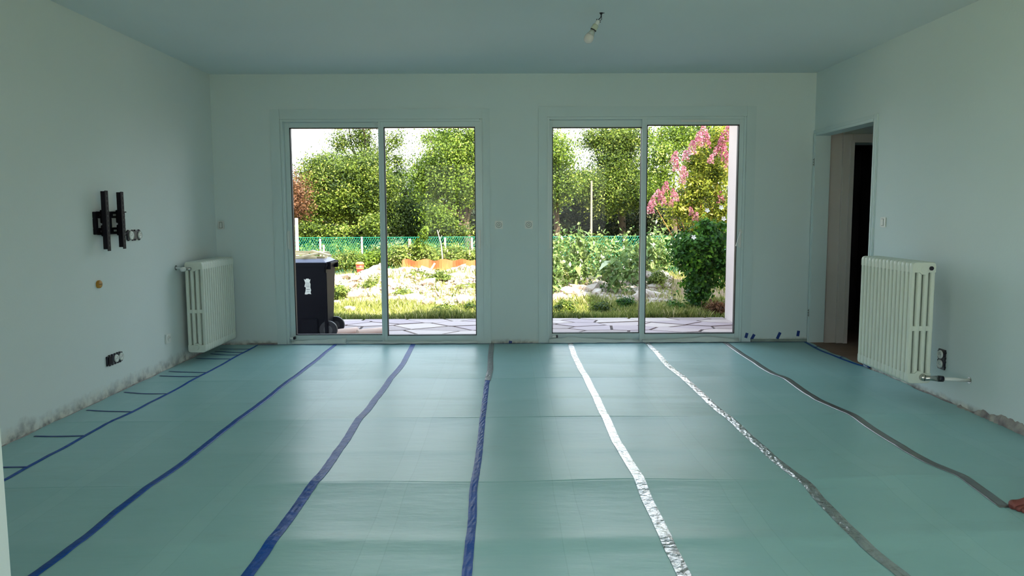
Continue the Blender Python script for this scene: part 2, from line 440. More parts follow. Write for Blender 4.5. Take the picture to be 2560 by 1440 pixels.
# crumpled plastic films lying along the window feet
def film(pts, depth, label, lift):
    b = MB(); n = len(pts); rows = 5
    for i, (x, z0, z1) in enumerate(pts):
        for j in range(rows):
            t = j / (rows - 1)
            b.v.append((x, YB - .014 - depth * (1 - t) ** 1.6 - .004 * math.sin(i * 2.1 + j), z0 + (z1 - z0) * t + .002 * math.sin(i * 1.7 + j * 2)))
    for i in range(n - 1):
        for j in range(rows - 1):
            q = i * rows + j; b.f.append((q, q + rows, q + rows + 1, q + 1))
    o = b.build('plastic_film', M_sheetpl, smooth=True)
    m = o.modifiers.new('thick', 'SOLIDIFY'); m.thickness = .0012
    return tag(o, label, 'plastic film')
random.seed(3)
film([(-1.98 + i * .05, .012, .034 + .026 * (i / 10) + .004 * random.random()) for i in range(11)], .02, 'milky plastic strip rising to the right at the foot of the left window', 0)
film([(-1.46 + i * .06, .010, .026 + .006 * random.random()) for i in range(21)], .015, 'low plastic film edge right of the raised strip under the left window', 0)
film([(0.40 + i * .06, .012, .030 + .026 * math.exp(-((i - 4) / 3.2) ** 2) + .010 * random.random()) for i in range(15)], .03, 'rumpled milky film along the left half of the right window foot', 0)
film([(1.27 + i * .06, .012, .026 + .026 * math.exp(-((i - 10) / 3.5) ** 2) + .010 * random.random()) for i in range(16)], .03, 'rumpled milky film along the right half of the right window foot', 0)

# ------------------------------------------------------------------ underlay sheets and tapes
TP = {
 1: [(644,863),(575,900),(517,932),(419,985),(331,1030),(212,1090),(69,1168),(15,1199),(-90,1256),(-230,1332)],
 2: [(837,863),(775,913),(725,950),(700,969),(629,1025),(583,1059),(558,1077),(485,1136),(417,1186),(346,1236),(292,1277),(179,1369),(87,1437),(0,1502)],
 3: [(1033,861),(1008,909),(967,961),(940,996),(921,1023),(892,1055),(867,1098),(842,1132),(808,1182),(771,1227),(754,1252),(700,1327),(650,1398),(621,1436),(560,1520)],
 4: [(1229,861),(1226,894),(1226,923),(1218,957),(1217,959),(1210,1019),(1204,1073),(1198,1132),(1190,1186),(1183,1227),(1181,1298),(1173,1373),(1167,1440),(1160,1520)],
 5: [(1425,858),(1436,890),(1454,926),(1468,949),(1486,985),(1509,1035),(1519,1053),(1540,1103),(1568,1148),(1599,1198),(1617,1248),(1645,1302),(1667,1352),(1690,1397),(1710,1438),(1750,1520)],
 6: [(1620,860),(1645,885),(1672,917),(1699,937),(1726,960),(1758,990),(1808,1035),(1835,1055),(1880,1098),(1935,1148),(1994,1193),(2025,1216),(2043,1243),(2089,1289),(2143,1343),(2197,1393),(2256,1438),(2350,1520)],
 7: [(1815,858),(1835,872),(1862,890),(1903,917),(1939,937),(1966,946),(2007,976),(2043,999),(2098,1023),(2143,1044),(2179,1071),(2252,1116),(2324,1157),(2374,1177),(2410,1193),(2460,1230),(2515,1270),(2700,1400)],
}
FOLD = [(0.55, 0), (1.10, 1), (1.55, .1), (2.2, .7), (2.40, .1), (2.71, .55), (2.98, .05), (3.3, 1), (3.55, .12), (3.78, .3), (4.05, .05), (4.37, 1), (4.62, .05), (4.83, .35), (5.15, .05), (5.44, .8), (5.75, .05), (6.0, .25), (6.3, .05), (6.51, .3), (6.75, 0), (7.05, 0)]
FY = np.array([f[0] for f in FOLD]); FZ = np.array([f[1] for f in FOLD])
def wig(x): return .012 * math.sin(x * 2.2) + .01 * math.sin(x * 5 + 2) - .02 * math.sin(x * .7)
RIDGE = [(1.1, 1), (2.2, .8), (3.3, 1), (4.37, .95), (5.44, .7), (6.51, .25)]
SOFT = [(2.71, .42), (3.78, .22), (4.83, .2), (5.97, .12)]
CREASE = [2.2, 3.3, 4.37, 5.44]
def fz(x, y):
    amp = .0165 * (0.85 + .25 * math.sin(x * 1.3 + 1) + .1 * math.sin(x * 4.1))
    yy = y + wig(x) * min(1, max(0, (6.98 - y) / .4))
    z = 0
    for c, A in RIDGE: z += A * math.exp(-abs(yy - c) / (.15 if yy < c else .28))
    for c, A in SOFT: z += A * math.exp(-((yy - c) / .07) ** 2)
    edge = min(1, max(0, (6.98 - y) / .35)) * min(1, max(0, min(x - XL, XR - x) / .3 + .25))
    cr = sum(math.exp(-((yy - c) / .005) ** 2) for c in CREASE)
    return .0045 + amp * z * edge - .003 * cr * (.6 + .4 * math.sin(x * 2.3 + 1)) * edge + .0015 * math.sin(y * 9 + x * 5) * edge

def on_floor(x, y):
    """the place on the relief of the underlay seen at this pixel"""
    z = .01
    for _ in range(12):
        p = onZ(x, y, z); z = .5 * z + .5 * fz(p.x, min(p.y, 6.97))
    return p
LINES = {}
for k, pts in TP.items():
    P = sorted([(q.y, q.x) for q in (on_floor(x, y) for x, y in pts)])
    LINES[k] = (np.array([p[0] for p in P]), np.array([p[1] for p in P]))
def line_x(k, y):
    ys, xs = LINES[k]
    return float(np.interp(y, ys, xs))
def underlay_mat():
    m = bpy.data.materials.new('green underlay'); m.use_nodes = True
    nt = m.node_tree; b = nt.nodes['Principled BSDF']; L = nt.links.new
    uv = nt.nodes.new('ShaderNodeUVMap'); uv.uv_map = 'UVMap'
    sp = nt.nodes.new('ShaderNodeSeparateXYZ'); L(uv.outputs[0], sp.inputs[0])
    g = nt.nodes.new('ShaderNodeNewGeometry')
    n = nt.nodes.new('ShaderNodeTexNoise'); n.inputs['Scale'].default_value = 2.2; n.inputs['Detail'].default_value = 7
    L(g.outputs['Position'], n.inputs['Vector'])
    mx = nt.nodes.new('ShaderNodeMix'); mx.data_type = 'RGBA'
    mx.inputs['A'].default_value = (0.265, 0.49, 0.50, 1); mx.inputs['B'].default_value = (0.33, 0.57, 0.585, 1)
    L(n.outputs['Fac'], mx.inputs['Factor'])
    # faint printed lines down the middle of each sheet
    def line(u0, wdt, v):
        s = nt.nodes.new('ShaderNodeMath'); s.operation = 'SUBTRACT'; L(sp.outputs['X'], s.inputs[0]); s.inputs[1].default_value = u0
        a = nt.nodes.new('ShaderNodeMath'); a.operation = 'ABSOLUTE'; L(s.outputs[0], a.inputs[0])
        l = nt.nodes.new('ShaderNodeMath'); l.operation = 'LESS_THAN'; L(a.outputs[0], l.inputs[0]); l.inputs[1].default_value = wdt
        k = nt.nodes.new('ShaderNodeMath'); k.operation = 'MULTIPLY'; L(l.outputs[0], k.inputs[0]); k.inputs[1].default_value = v
        return k
    cur = mx.outputs['Result']
    for u0, wd, v, c in ((.47, .0022, .22, (.16, .33, .33, 1)), (.59, .0022, .22, (.16, .33, .33, 1)), (.53, .055, .07, (.50, .72, .70, 1))):
        k = line(u0, wd, v)
        q = nt.nodes.new('ShaderNodeMix'); q.data_type = 'RGBA'; L(k.outputs[0], q.inputs['Factor']); L(cur, q.inputs['A']); q.inputs['B'].default_value = c
        cur = q.outputs['Result']
    # grey scuffs
    n2 = nt.nodes.new('ShaderNodeTexNoise'); n2.inputs['Scale'].default_value = 5; n2.inputs['Detail'].default_value = 8; n2.inputs['Roughness'].default_value = .7
    mp = nt.nodes.new('ShaderNodeMapping'); mp.inputs['Scale'].default_value = (.7, 2.2, 1)
    L(g.outputs['Position'], mp.inputs[0]); L(mp.outputs[0], n2.inputs['Vector'])
    r = nt.nodes.new('ShaderNodeMapRange'); L(n2.outputs['Fac'], r.inputs['Value'])
    r.inputs['From Min'].default_value = .56; r.inputs['From Max'].default_value = .78; r.inputs['To Max'].default_value = .30
    q = nt.nodes.new('ShaderNodeMix'); q.data_type = 'RGBA'; L(r.outputs[0], q.inputs['Factor']); L(cur, q.inputs['A']); q.inputs['B'].default_value = (.22, .34, .33, 1)
    L(q.outputs['Result'], b.inputs['Base Color'])
    b.inputs['Roughness'].default_value = 0.36
    b.inputs['Specular IOR Level'].default_value = 0.5
    n3 = nt.nodes.new('ShaderNodeTexNoise'); n3.inputs['Scale'].default_value = 6; n3.inputs['Detail'].default_value = 5
    L(mp.outputs[0], n3.inputs['Vector'])
    bp = nt.nodes.new('ShaderNodeBump'); bp.inputs['Strength'].default_value = .25; bp.inputs['Distance'].default_value = .01
    L(n3.outputs['Fac'], bp.inputs['Height']); L(bp.outputs[0], b.inputs['Normal'])
    return m
M_under = underlay_mat()
YS = sorted(set([round(v, 3) for v in np.linspace(1.2, 6.985, 260)] + [f[0] for f in FOLD if 1.2 < f[0] < 6.98] + [c + d for c in CREASE for d in (-.012, -.007, -.0035, 0, .0035, .007, .012)]))
for k in range(8):
    vs = []; fs = []; uvs = []; nx = 8
    for j, y in enumerate(YS):
        a = XL + .004 + (.004 * math.sin(y * 7) + .004 * math.sin(y * 17)) if k == 0 else line_x(k, y) + .0006
        c = XR - .010 - (.008 * math.sin(y * 8) + .006 * math.sin(y * 19)) if k == 7 else line_x(k + 1, y) - .0006
        for i in range(nx + 1):
            x = a + (c - a) * i / nx
            ya = y - wig(x) * min(1, max(0, (6.98 - y) / .4))
            vs.append((x, ya, fz(x, ya))); uvs.append((i / nx, y))
    for j in range(len(YS) - 1):
        for i in range(nx):
            q = j * (nx + 1) + i
            fs.append((q, q + 1, q + nx + 2, q + nx + 1))
    nv = len(vs); rim = []
    loop = [j * (nx + 1) for j in range(len(YS))] + [(len(YS) - 1) * (nx + 1) + i for i in range(1, nx + 1)] + [j * (nx + 1) + nx for j in range(len(YS) - 2, -1, -1)] + [i for i in range(nx - 1, 0, -1)]
    for q in loop:
        x, y, z = vs[q]; vs.append((x, y, z)); vs.append((x, y, z - .0035)); uvs += [uvs[q], uvs[q]]
    m_ = len(loop)
    for i in range(m_): fs.append((nv + 2 * i, nv + 2 * ((i + 1) % m_), nv + 2 * ((i + 1) % m_) + 1, nv + 2 * i + 1))
    me = bpy.data.meshes.new('underlay_sheet'); me.from_pydata(vs, [], fs)
    ul = me.uv_layers.new(name='UVMap')
    for p in me.polygons:
        for li, vi in zip(p.loop_indices, p.vertices): ul.data[li].uv = uvs[vi]
    me.polygons.foreach_set('use_smooth', [True] * len(me.polygons))
    me.materials.append(M_under)
    o = bpy.data.objects.new('underlay_sheet', me); COL.objects.link(o); o.parent = floor

def strip(name, pts, width, m, label, lift=.0025, wob=.0, seg=.03, group=None, crumple=0.0, cat='tape'):
    """flat tape following a line on the underlay"""
    P = [Vector((p[0], p[1], 0)) for p in pts]
    S_ = []
    for i in range(len(P) - 1):
        n = max(1, int((P[i + 1] - P[i]).length / seg))
        for t in range(n): S_.append(P[i].lerp(P[i + 1], t / n))
    S_.append(P[-1])
    # light smoothing
    for _ in range(2):
        S_ = [S_[0]] + [(S_[i - 1] + S_[i] * 2 + S_[i + 1]) / 4 for i in range(1, len(S_) - 1)] + [S_[-1]]
    b = MB(); nn = 4
    rr = random.Random(len(label))
    for i, p in enumerate(S_):
        d = (S_[min(i + 1, len(S_) - 1)] - S_[max(i - 1, 0)]).normalized(); s = Vector((d.y, -d.x, 0))
        ww = width * (1 + wob * rr.uniform(-1, 1))
        for j in range(nn + 1):
            q = p + s * ww * (j / nn - .5)
            b.v.append((q.x, q.y, fz(q.x, q.y) + lift + (crumple * rr.uniform(0, 1) if 0 < j < nn else 0)))
    for i in range(len(S_) - 1):
        for j in range(nn):
            q = i * (nn + 1) + j; b.f.append((q, q + 1, q + nn + 2, q + nn + 1))
    o = b.build(name, m, smooth=crumple < .001)
    md = o.modifiers.new('thick', 'SOLIDIFY'); md.thickness = .001; md.offset = -1
    return tag(o, label, cat, group)
def lp(k, y0, y1):
    ys, xs = LINES[k]
    pts = [(line_x(k, y0), y0)] + [(x, y) for y, x in zip(ys, xs) if y0 < y < y1] + [(line_x(k, y1), y1)]
    return pts
G = 'tapes along the underlay seams'
strip('seam_tape', lp(1, 2.0, 6.95), .021, M_blue, 'thin blue tape on the floor seam nearest the left wall', group=G)
strip('seam_tape', lp(2, 1.6, 6.97), .033, M_blue, 'blue tape on the second floor seam from the left wall', group=G, wob=.05)
strip('seam_tape', lp(3, 1.6, 6.97), .044, M_blue, 'wrinkled blue tape running down from under the left window right pane', group=G, wob=.04, crumple=.0015)
strip('seam_tape', lp(4, 1.6, 5.40), .034, M_blue, 'wrinkled blue tape down the middle of the floor', group=G, wob=.04, crumple=.002)
strip('seam_tape', lp(4, 5.38, 6.97), .044, M_foilgrey, 'short silver tape at the far end of the middle seam', group=G, wob=.03, crumple=.001, lift=.004)
strip('seam_tape', lp(5, 1.6, 6.97), .048, M_foil, 'bright mirror-like silver foil tape right of the middle blue tape', group=G, crumple=.0012)
strip('seam_tape', lp(6, 1.6, 6.97), .048, M_foil, 'crinkled silver foil tape below the middle of the right window', group=G, crumple=.0022)
strip('seam_tape', lp(7, 2.99, 6.97), .050, M_foilgrey, 'dull grey foil tape ending at the bare foot', group=G, crumple=.0008)
M_navy = mat('dark blue tape', (0.006, 0.035, 0.22, 1), 0.4)
G2 = 'thin blue cross tapes by the left wall'
CR = [((69,1168),(12,1169),(-60,1170)), ((212,1090),(137,1092),(86,1091)), ((331,1030),(270,1029),(217,1026)),
      ((419,985),(360,985),(311,981)), ((500,942),(450,942),(400,940)), ((517,932),(465,931),(423,929)), ((577,898),(530,898),(490,896)),
      ((597,888),(560,888),(527,885)), ((609,882),(575,881),(538,879)), ((627,873),(590,873),(550,873))]
NM = ['nearest thin cross tape, beside the near wall stub', 'thin cross tape second from the viewer', 'thin cross tape third from the viewer',
      'thin cross tape fourth from the viewer', 'lower one of the close pair of thin cross tapes', 'upper one of the close pair of thin cross tapes',
      'thin cross tape just in front of the left radiator', 'first thin cross tape under the left radiator', 'second thin cross tape under the left radiator',
      'farthest thin cross tape, under the far end of the left radiator']
for pts, nm in zip(CR, NM):
    P = [on_floor(x, y) for x, y in pts]
    strip('cross_tape', [(max(p.x, XL + .01), p.y) for p in P], .016, M_navy, 'dark blue ' + nm, lift=.003, group=G2)
strip('edge_tape', [(x, 6.965 + .006 * math.sin(x * 3)) for x in np.linspace(-2.3, 2.8, 40)], .012, M_navy, 'thin dark blue tape along the foot of the back wall', lift=.0035)
P = [on_floor(x, y) for x, y in [(2012,855),(2050,876),(2100,896),(2140,911),(2174,919)]]
strip('doorway_tape', [(p.x, p.y) for p in P], .026, M_blue, 'blue tape slanting across the floor in front of the doorway', lift=.003)
for (xa, ya, xb, yb), lb in (((2036,869,2052,867), 'short dark tape end at the far side of the doorway'), ((2100,895,2117,892), 'short dark tape end at the near side of the doorway')):
    A, B = onZ(xa, ya, .004), onZ(xb, yb, .004)
    strip('tape_end', [(A.x, A.y), (min(B.x, 2.815), B.y)], .014, M_navy, lb, lift=.004)
# crumpled blue lump at the near doorway corner
p = onZ(2174, 917, .01)
b = MB(); rr = random.Random(5)
for i in range(5):
    for j in range(5):
        b.v.append((p.x - .035 + i * .017, p.y - .05 + j * .025, .006 + rr.uniform(.0, .022)))
for i in range(4):
    for j in range(4): b.f.append((i * 5 + j, i * 5 + 5 + j, i * 5 + 6 + j, i * 5 + j + 1))
o = b.build('tape_scrap', M_blue); md = o.modifiers.new('t', 'SOLIDIFY'); md.thickness = .002
tag(o, 'crumpled scrap of blue tape behind the right radiator foot', 'tape')
# pieces stuck on the back wall
for (x, z, ang, h, lb) in ((2.243, .066, -14, .048, 'leftmost small blue tape piece beside the right window'), (2.305, .047, -28, .062, 'slanted blue tape piece second from the right window'),
                       (2.548, .061, -24, .066, 'blue tape piece midway between right window and doorway'), (2.730, .080, -8, .052, 'blue tape piece beside the doorway corner'),
                       (0.042, .012, 80, .03, 'tiny blue tape dot on the wall foot between the windows')):
    off = .0005 if x > 2.29 or x < .3 else .0105
    o = MB().box(-.013, .013, -.0025, 0, -h / 2, h / 2).build('tape_piece', M_navy)
    o.location = (x, YB - off, z); o.rotation_euler = (0, math.radians(-ang), 0)
    tag(o, lb, 'tape')

# broken plaster along the foot of the right wall and a thin skirt on the left
def rubble_edge(xw, sgn, y0, y1, hmax, tmax, parent_label, amp):
    b = MB(); n = int((y1 - y0) / .02); rr = random.Random(int(y1 * 10)); hh = .5
    for i in range(n + 1):
        y = y0 + (y1 - y0) * i / n
        hh = min(1, max(.08, hh + rr.uniform(-.22, .22)))
        g = amp(y)
        h = .004 + hmax * hh * g; t = .003 + tmax * (.4 + .6 * rr.random()) * g
        b.v += [(xw + sgn * t, y, -.004), (xw + sgn * t * .9, y, h * .55), (xw + sgn * t * .35, y, h), (xw, y, h + .002)]
    for i in range(n):
        for j in range(3): b.f.append((i * 4 + j, i * 4 + 4 + j, i * 4 + 5 + j, i * 4 + j + 1))
    return b
o = rubble_edge(XR, -1, 2.2, 5.1, .055, .028, '', lambda y: 1.0 if y < 4.6 else .25).build('broken_plaster', M_dirt, wall_right)
o['label'] = 'crumbling dark plaster edge'
tl = tag(rubble_edge(XL, 1, 1.9, 6.98, .012, .006, '', lambda y: .6 + .4 * math.sin(y * 5)).build('baseboard_left', M_dirt), 'ragged dirty plaster edge at the foot of the left wall', 'plaster edge', kind='structure')
tag(MB().box(w2[1] + .09, XR - .01, YB - .014, YB, .0, .03).build('baseboard_back', mat('foam edge', (.32, .40, .36, 1), .8, var=.4, vscale=8)), 'thin edge strip at the wall foot right of the windows', 'edge strip', kind='structure')
tag(MB().box(XL + .25, w1[0] - .09, YB - .010, YB, .0, .018).build('baseboard_corner', M_dirt), 'dirty edge at the wall foot in the left corner', 'edge strip', kind='structure')

# ------------------------------------------------------------------ radiators
def section_mesh():
    """one cast column section: local x = depth (0 at the wall side .. .15), y = width, z = height 0..0.745"""
    D, Wd, Hh = .150, .0310, .745
    b = MB(); n = 12
    cw = .0285; gap = (D - 4 * cw) / 3
    for k in range(4):
        cx = cw / 2 + k * (cw + gap)
        zs = [.03, .06, Hh - .06, Hh - .03]
        base = len(b.v)
        for z in zs:
            for i in range(n):
                t = 2 * math.pi * i / n
                c, s_ = math.cos(t), math.sin(t)
                b.v.append((cx + cw / 2 * math.copysign(abs(c) ** .7, c), Wd / 2 * math.copysign(abs(s_) ** .8, s_), z))
        for j in range(len(zs) - 1):
            for i in range(n):
                q = base + j * n
                b.f.append((q + i, q + (i + 1) % n, q + n + (i + 1) % n, q + n + i))
    def head(zz, up):
        # rounded end header, outline in x-z, extruded in width with a bevel
        pts = []
        r = .022
        prof = [(0.001, 0), (0.001, .040), (.004, .052), (.012, .060), (.025, .063), (D - .025, .063), (D - .012, .060), (D - .004, .052), (D - .001, .040), (D - .001, 0), (D * .5 + .03, 0), (D * .5 + .012, -.014), (D * .5 - .012, -.014), (D * .5 - .03, 0)]
        prof = [(x, zz + (z if up else -z)) for x, z in prof]
        m = len(prof); base = len(b.v)
        for w_, s_ in ((-.74, .94), (-.45, 1), (.45, 1), (.74, .94)):
            for x, z in prof:
                b.v.append((D / 2 + (x - D / 2) * s_, w_ * Wd, zz + (z - zz) * s_))
        for j in range(3):
            for i in range(m):
                q = base + j * m
                b.f.append((q + i, q + (i + 1) % m, q + m + (i + 1) % m, q + m + i))
        b.f.append(tuple(range(base, base + m))); b.f.append(tuple(range(base + 3 * m, base + 4 * m))[::-1])
    head(Hh - .063, True); head(.063, False)
    b.box(.01, D - .01, -Wd * .36, Wd * .36, Hh * .435, Hh * .475)
    # hubs joining neighbouring sections
    for z in (.045, Hh - .045):
        b.disc((D / 2, -.0245, z), (0, 1, 0), .020, .049, 12)
    me = b.mesh('radiator_section', M_cream, smooth=False)
    bm = bmesh.new(); bm.from_mesh(me); bmesh.ops.recalc_face_normals(bm, faces=bm.faces); bm.to_mesh(me); bm.free()
    me.polygons.foreach_set('use_smooth', [True] * len(me.polygons))
    try: me.set_sharp_from_angle(angle=math.radians(38))
    except Exception: pass
    return me
SEC = section_mesh()
def radiator(x_back, sgn, y0, y1, z0, n, label):
    t = thing('radiator', (x_back, y0, z0), label, 'radiator')
    pit = (y1 - y0) / n
    for i in range(n):
        o = bpy.data.objects.new('radiator_section', SEC); COL.objects.link(o); o.parent = t
        o.location = (0, pit * (i + .5), 0); o.scale = (sgn, pit / .049, 1)
    return t
radL = radiator(-2.60, 1, 6.15, 6.86, .085, 15, 'white column radiator on the left wall near the corner')
radR = radiator(2.60, -1, 4.545, 5.215, .165, 14, 'white column radiator on the right wall half in front of the doorway')
# left radiator fittings
yv = 6.13
v = MB(); v.tube([(-2.575, 6.15, .775), (-2.575, 6.10, .775)], .013, 10).tube([(-2.575, 6.115, .775), (-2.53, 6.115, .775)], .013, 10)
v.build('valve_body', M_chrome, radL, smooth=True)
v = MB(); v.tube([(-2.575, 6.10, .775), (-2.575, 6.085, .775), (-2.575, 6.055, .775)], [.016, .019, .017], 14); v.build('valve_cap', M_white, radL, smooth=True)
MB().tube([(-2.59, 6.115, .775), (XL, 6.115, .785)], .010, 10).build('pipe', M_white, radL, smooth=True)
MB().disc((XL, 6.115, .785), (1, 0, 0), .02, .004, 12).build('pipe_rosette', M_chrome, radL)
MB().disc((-2.525, 6.15, .13), (0, -1, 0), .022, .012, 14, .019).build('end_plug', M_cream, radL)
for yy in (6.6, 6.8):
    MB().box(XL, -2.58, yy - .01, yy + .01, .70, .73).build('wall_bracket', M_cream, radL)
# right radiator fittings
v = MB(); v.tube([(2.525, 5.215, .875), (2.525, 5.235, .875), (2.525, 5.275, .873), (2.525, 5.285, .873)], [.012, .017, .019, .016], 14); v.build('thermostat_knob', mat('cream plastic', srgb(225, 205, 165), .4), radR, smooth=True)
MB().disc((2.565, 4.545, .872), (0, -1, 0), .013, .006, 14).build('air_plug', M_black, radR)
v = MB(); v.disc((2.545, 4.55, .205), (0, -1, 0), .023, .03, 12, .018).tube([(2.545, 4.52, .205), (2.585, 4.52, .204), (2.625, 4.52, .202)], [.017, .014, .018], 12); v.build('valve_body', M_chrome, radR, smooth=True)
MB().tube([(2.625, 4.52, .202), (2.655, 4.52, .20)], .019, 12).build('valve_nut', M_black, radR, smooth=True)
MB().tube([(2.655, 4.52, .20), (XR, 4.52, .19)], .011, 10).build('pipe', M_white, radR, smooth=True)
MB().disc((XR, 4.52, .19), (-1, 0, 0), .02, .004, 12).build('pipe_rosette', M_chrome, radR)
for yy in (5.13, 5.17):
    MB().box(2.58, XR, yy - .01, yy + .01, .76, .79).build('wall_bracket', M_cream, radR)

# ------------------------------------------------------------------ television bracket
tv = thing('television_bracket', (XL, 5.1, 1.16), 'black steel television bracket with two upright arms on the left wall', 'wall bracket')
x0, x1 = XL, XL + .022
ya, yb, za, zb = 4.92, 5.30, 1.085, 1.232
b = MB()
b.box(x0, x1, ya, yb, zb - .042, zb).box(x0, x1, ya, yb, za, za + .042)
b.box(x0, x1, ya, ya + .028, za + .042, zb - .042).box(x0, x1, yb - .03, yb, za + .042, zb - .042).box(x0, x1, 5.06, 5.12, za + .042, zb - .042)
b.box(x1, x1 + .012, ya, yb, zb - .006, zb + .002).box(x1, x1 + .012, ya, yb, za - .002, za + .006)
b.build('wall_plate', M_blacksteel, tv, bevel=.002)
for yy in (4.99, 5.155, 5.235):
    for z in (zb - .021, za + .021):
        MB().box(x1 + .0002, x1 + .0016, yy - .018, yy + .018, z - .006, z + .006).build('plate_slot', mat('slot grey', srgb(150, 158, 156), .7), tv)
for yy, dz in ((5.005, 0), (5.205, 0)):
    b = MB(); b.box(x1, x1 + .028, yy - .035, yy + .035, zb - .075, zb + .012).box(x1, x1 + .028, yy - .032, yy + .032, za - .012, za + .06).box(x1 + .004, x1 + .03, yy - .02, yy + .026, za + .04, zb - .04)
    b.build('hook_plate', M_blacksteel, tv, bevel=.003)
    MB().disc((x1 + .015, yy - .012, za - .012), (0, 0, -1), .006, .018, 8).build('lock_screw', M_chrome, tv)
for yy, zt, zl in ((4.965, 1.368, .978), (5.165, 1.366, .983)):
    a = MB(); xx = XL + .055
    a.box(xx + .018, xx + .021, yy - .02, yy + .02, zl, zt); a.box(xx - .008, xx + .02, yy - .02, yy - .017, zl + .012, zt - .004); a.box(xx - .008, xx + .02, yy + .017, yy + .02, zl + .012, zt - .004)
    o = a.build('bracket_arm', M_blacksteel, tv, bevel=.001)
    h = MB()
    pass
    sm_ = MB().box(-.0005, .0005, -.004, .004, -.006, .006).mesh('arm_slot', mat('slot dark', (.03, .022, .024, 1), .5))
    for k in range(11):
        so = bpy.data.objects.new('arm_slot', sm_); COL.objects.link(so); so.parent = o; so.location = Vector((xx + .0217, yy, zl + .036 + k * .032))
MB().disc((XL + .06, 5.195, 1.075), (0, 1, 0), .007, .018, 8).build('lock_screw', M_blacksteel, tv)

# ------------------------------------------------------------------ sockets and switches
def socket_face(parent, c, nrm, r=.021, earth=True):
    c = Vector(c); nrm = Vector(nrm)
    s = MB(); s.disc(c, nrm, r, .006, 22); s.tube([c + nrm * .006, c + nrm * .0095], [r * .98, r * .90], 22, caps=False)
    s.tube([c + nrm * .0095, c + nrm * .007], [r * .90, r * .86], 22, caps=False)
    o = s.build('socket_insert', M_white, parent)
    side = nrm.cross(Vector((0, 0, 1)))
    h = MB()
    for q in (-1, 1): h.disc(c + side * .008 * q + nrm * .0062 - Vector((0, 0, .002)), nrm, .0028, .0006, 8)
    h2 = h.build('socket_holes', M_black, o, loc=tuple(-v for v in world(o)))
    MB().disc(c + nrm * .0062 + Vector((0, 0, .009)), nrm, .0025, .006, 8).build('earth_pin', M_chrome, o)
    return o
# double bare socket beside the bracket (left wall)
t = thing('wall_socket', (XL, 5.435, 1.067), 'black framed double socket without cover beside the bracket', 'socket')
b = MB()
for yc in (5.39, 5.487):
    b.box(XL, XL + .012, yc - .048 + (.004 if yc > 5.4 else 0), yc + .048, 1.034, 1.100)
b.box(XL, XL + .016, 5.41, 5.465, 1.04, 1.094)
for yc in (5.36, 5.42, 5.455, 5.515): b.box(XL, XL + .014, yc - .008, yc + .008, 1.028, 1.106)
b.build('mounting_frame', M_black, t, bevel=.003)
socket_face(t, (XL + .013, 5.388, 1.067), (1, 0, 0), .031); socket_face(t, (XL + .013, 5.512, 1.066), (1, 0, 0), .027)
# triple by the floor (left wall)
t = thing('wall_socket', (XL, 5.085, .243), 'black triple frame with one empty and two round sockets low on the left wall', 'socket')
b = MB(); b.box(XL, XL + .010, 4.984, 5.188, .212, .276)
for yc in (5.02, 5.055, 5.09, 5.125, 5.155): b.box(XL, XL + .012, yc - .008, yc + .008, .207, .281)
b.build('mounting_frame', M_black, t, bevel=.002)
MB().box(XL + .010, XL + .014, 4.995, 5.045, .218, .270).build('empty_box_rim', M_blacksteel, t, bevel=.002)
socket_face(t, (XL + .012, 5.093, .246), (1, 0, 0), .026); socket_face(t, (XL + .012, 5.158, .246), (1, 0, 0), .026)
# single white plate low
t = thing('wall_socket', (XL, 5.905, .245), 'white single socket low beside the left radiator', 'socket')
MB().box(XL, XL + .010, 5.862, 5.948, .208, .284).build('cover_plate', M_white, t, bevel=.004)
socket_face(t, (XL + .009, 5.907, .246), (1, 0, 0), .022)
# vertical double on the right wall
t = thing('wall_socket', (XR, 4.815, .262), 'black upright double socket beside the right radiator', 'socket')
b = MB(); b.box(XR - .010, XR, 4.776, 4.852, .198, .328)
for z in (.215, .25, .275, .31): b.box(XR - .012, XR, 4.772, 4.856, z - .008, z + .008)
b.build('mounting_frame', M_black, t, bevel=.002)
socket_face(t, (XR - .012, 4.818, .294), (-1, 0, 0), .027); socket_face(t, (XR - .012, 4.818, .233), (-1, 0, 0), .027)
# aerial style outlets between windows
for x, lb in ((-.06, 'round-faced white outlet beside the left window'), (.215, 'round-faced white outlet beside the right window')):
    t = thing('wall_outlet', (x, YB, 1.103), lb, 'outlet')
    MB().box(x - .037, x + .037, YB - .009, YB, 1.066, 1.140).build('cover_plate', M_white, t, bevel=.004)
    c = Vector((x, YB - .009, 1.103))
    gs = mat('grey seam', (.30, .34, .33, 1), .5); Yn = Vector((0, -1, 0))
    MB().disc(c, Yn, .0275, .001, 24).build('ring_seam', gs, t)
    MB().disc(c, Yn, .0225, .004, 24, .021).build('outer_ring', M_white, t)
    MB().disc(c, Yn, .0135, .0045, 20).build('ring_seam', gs, t)
    MB().disc(c, Yn, .0085, .006, 20, .007).build('centre_cap', M_white, t)
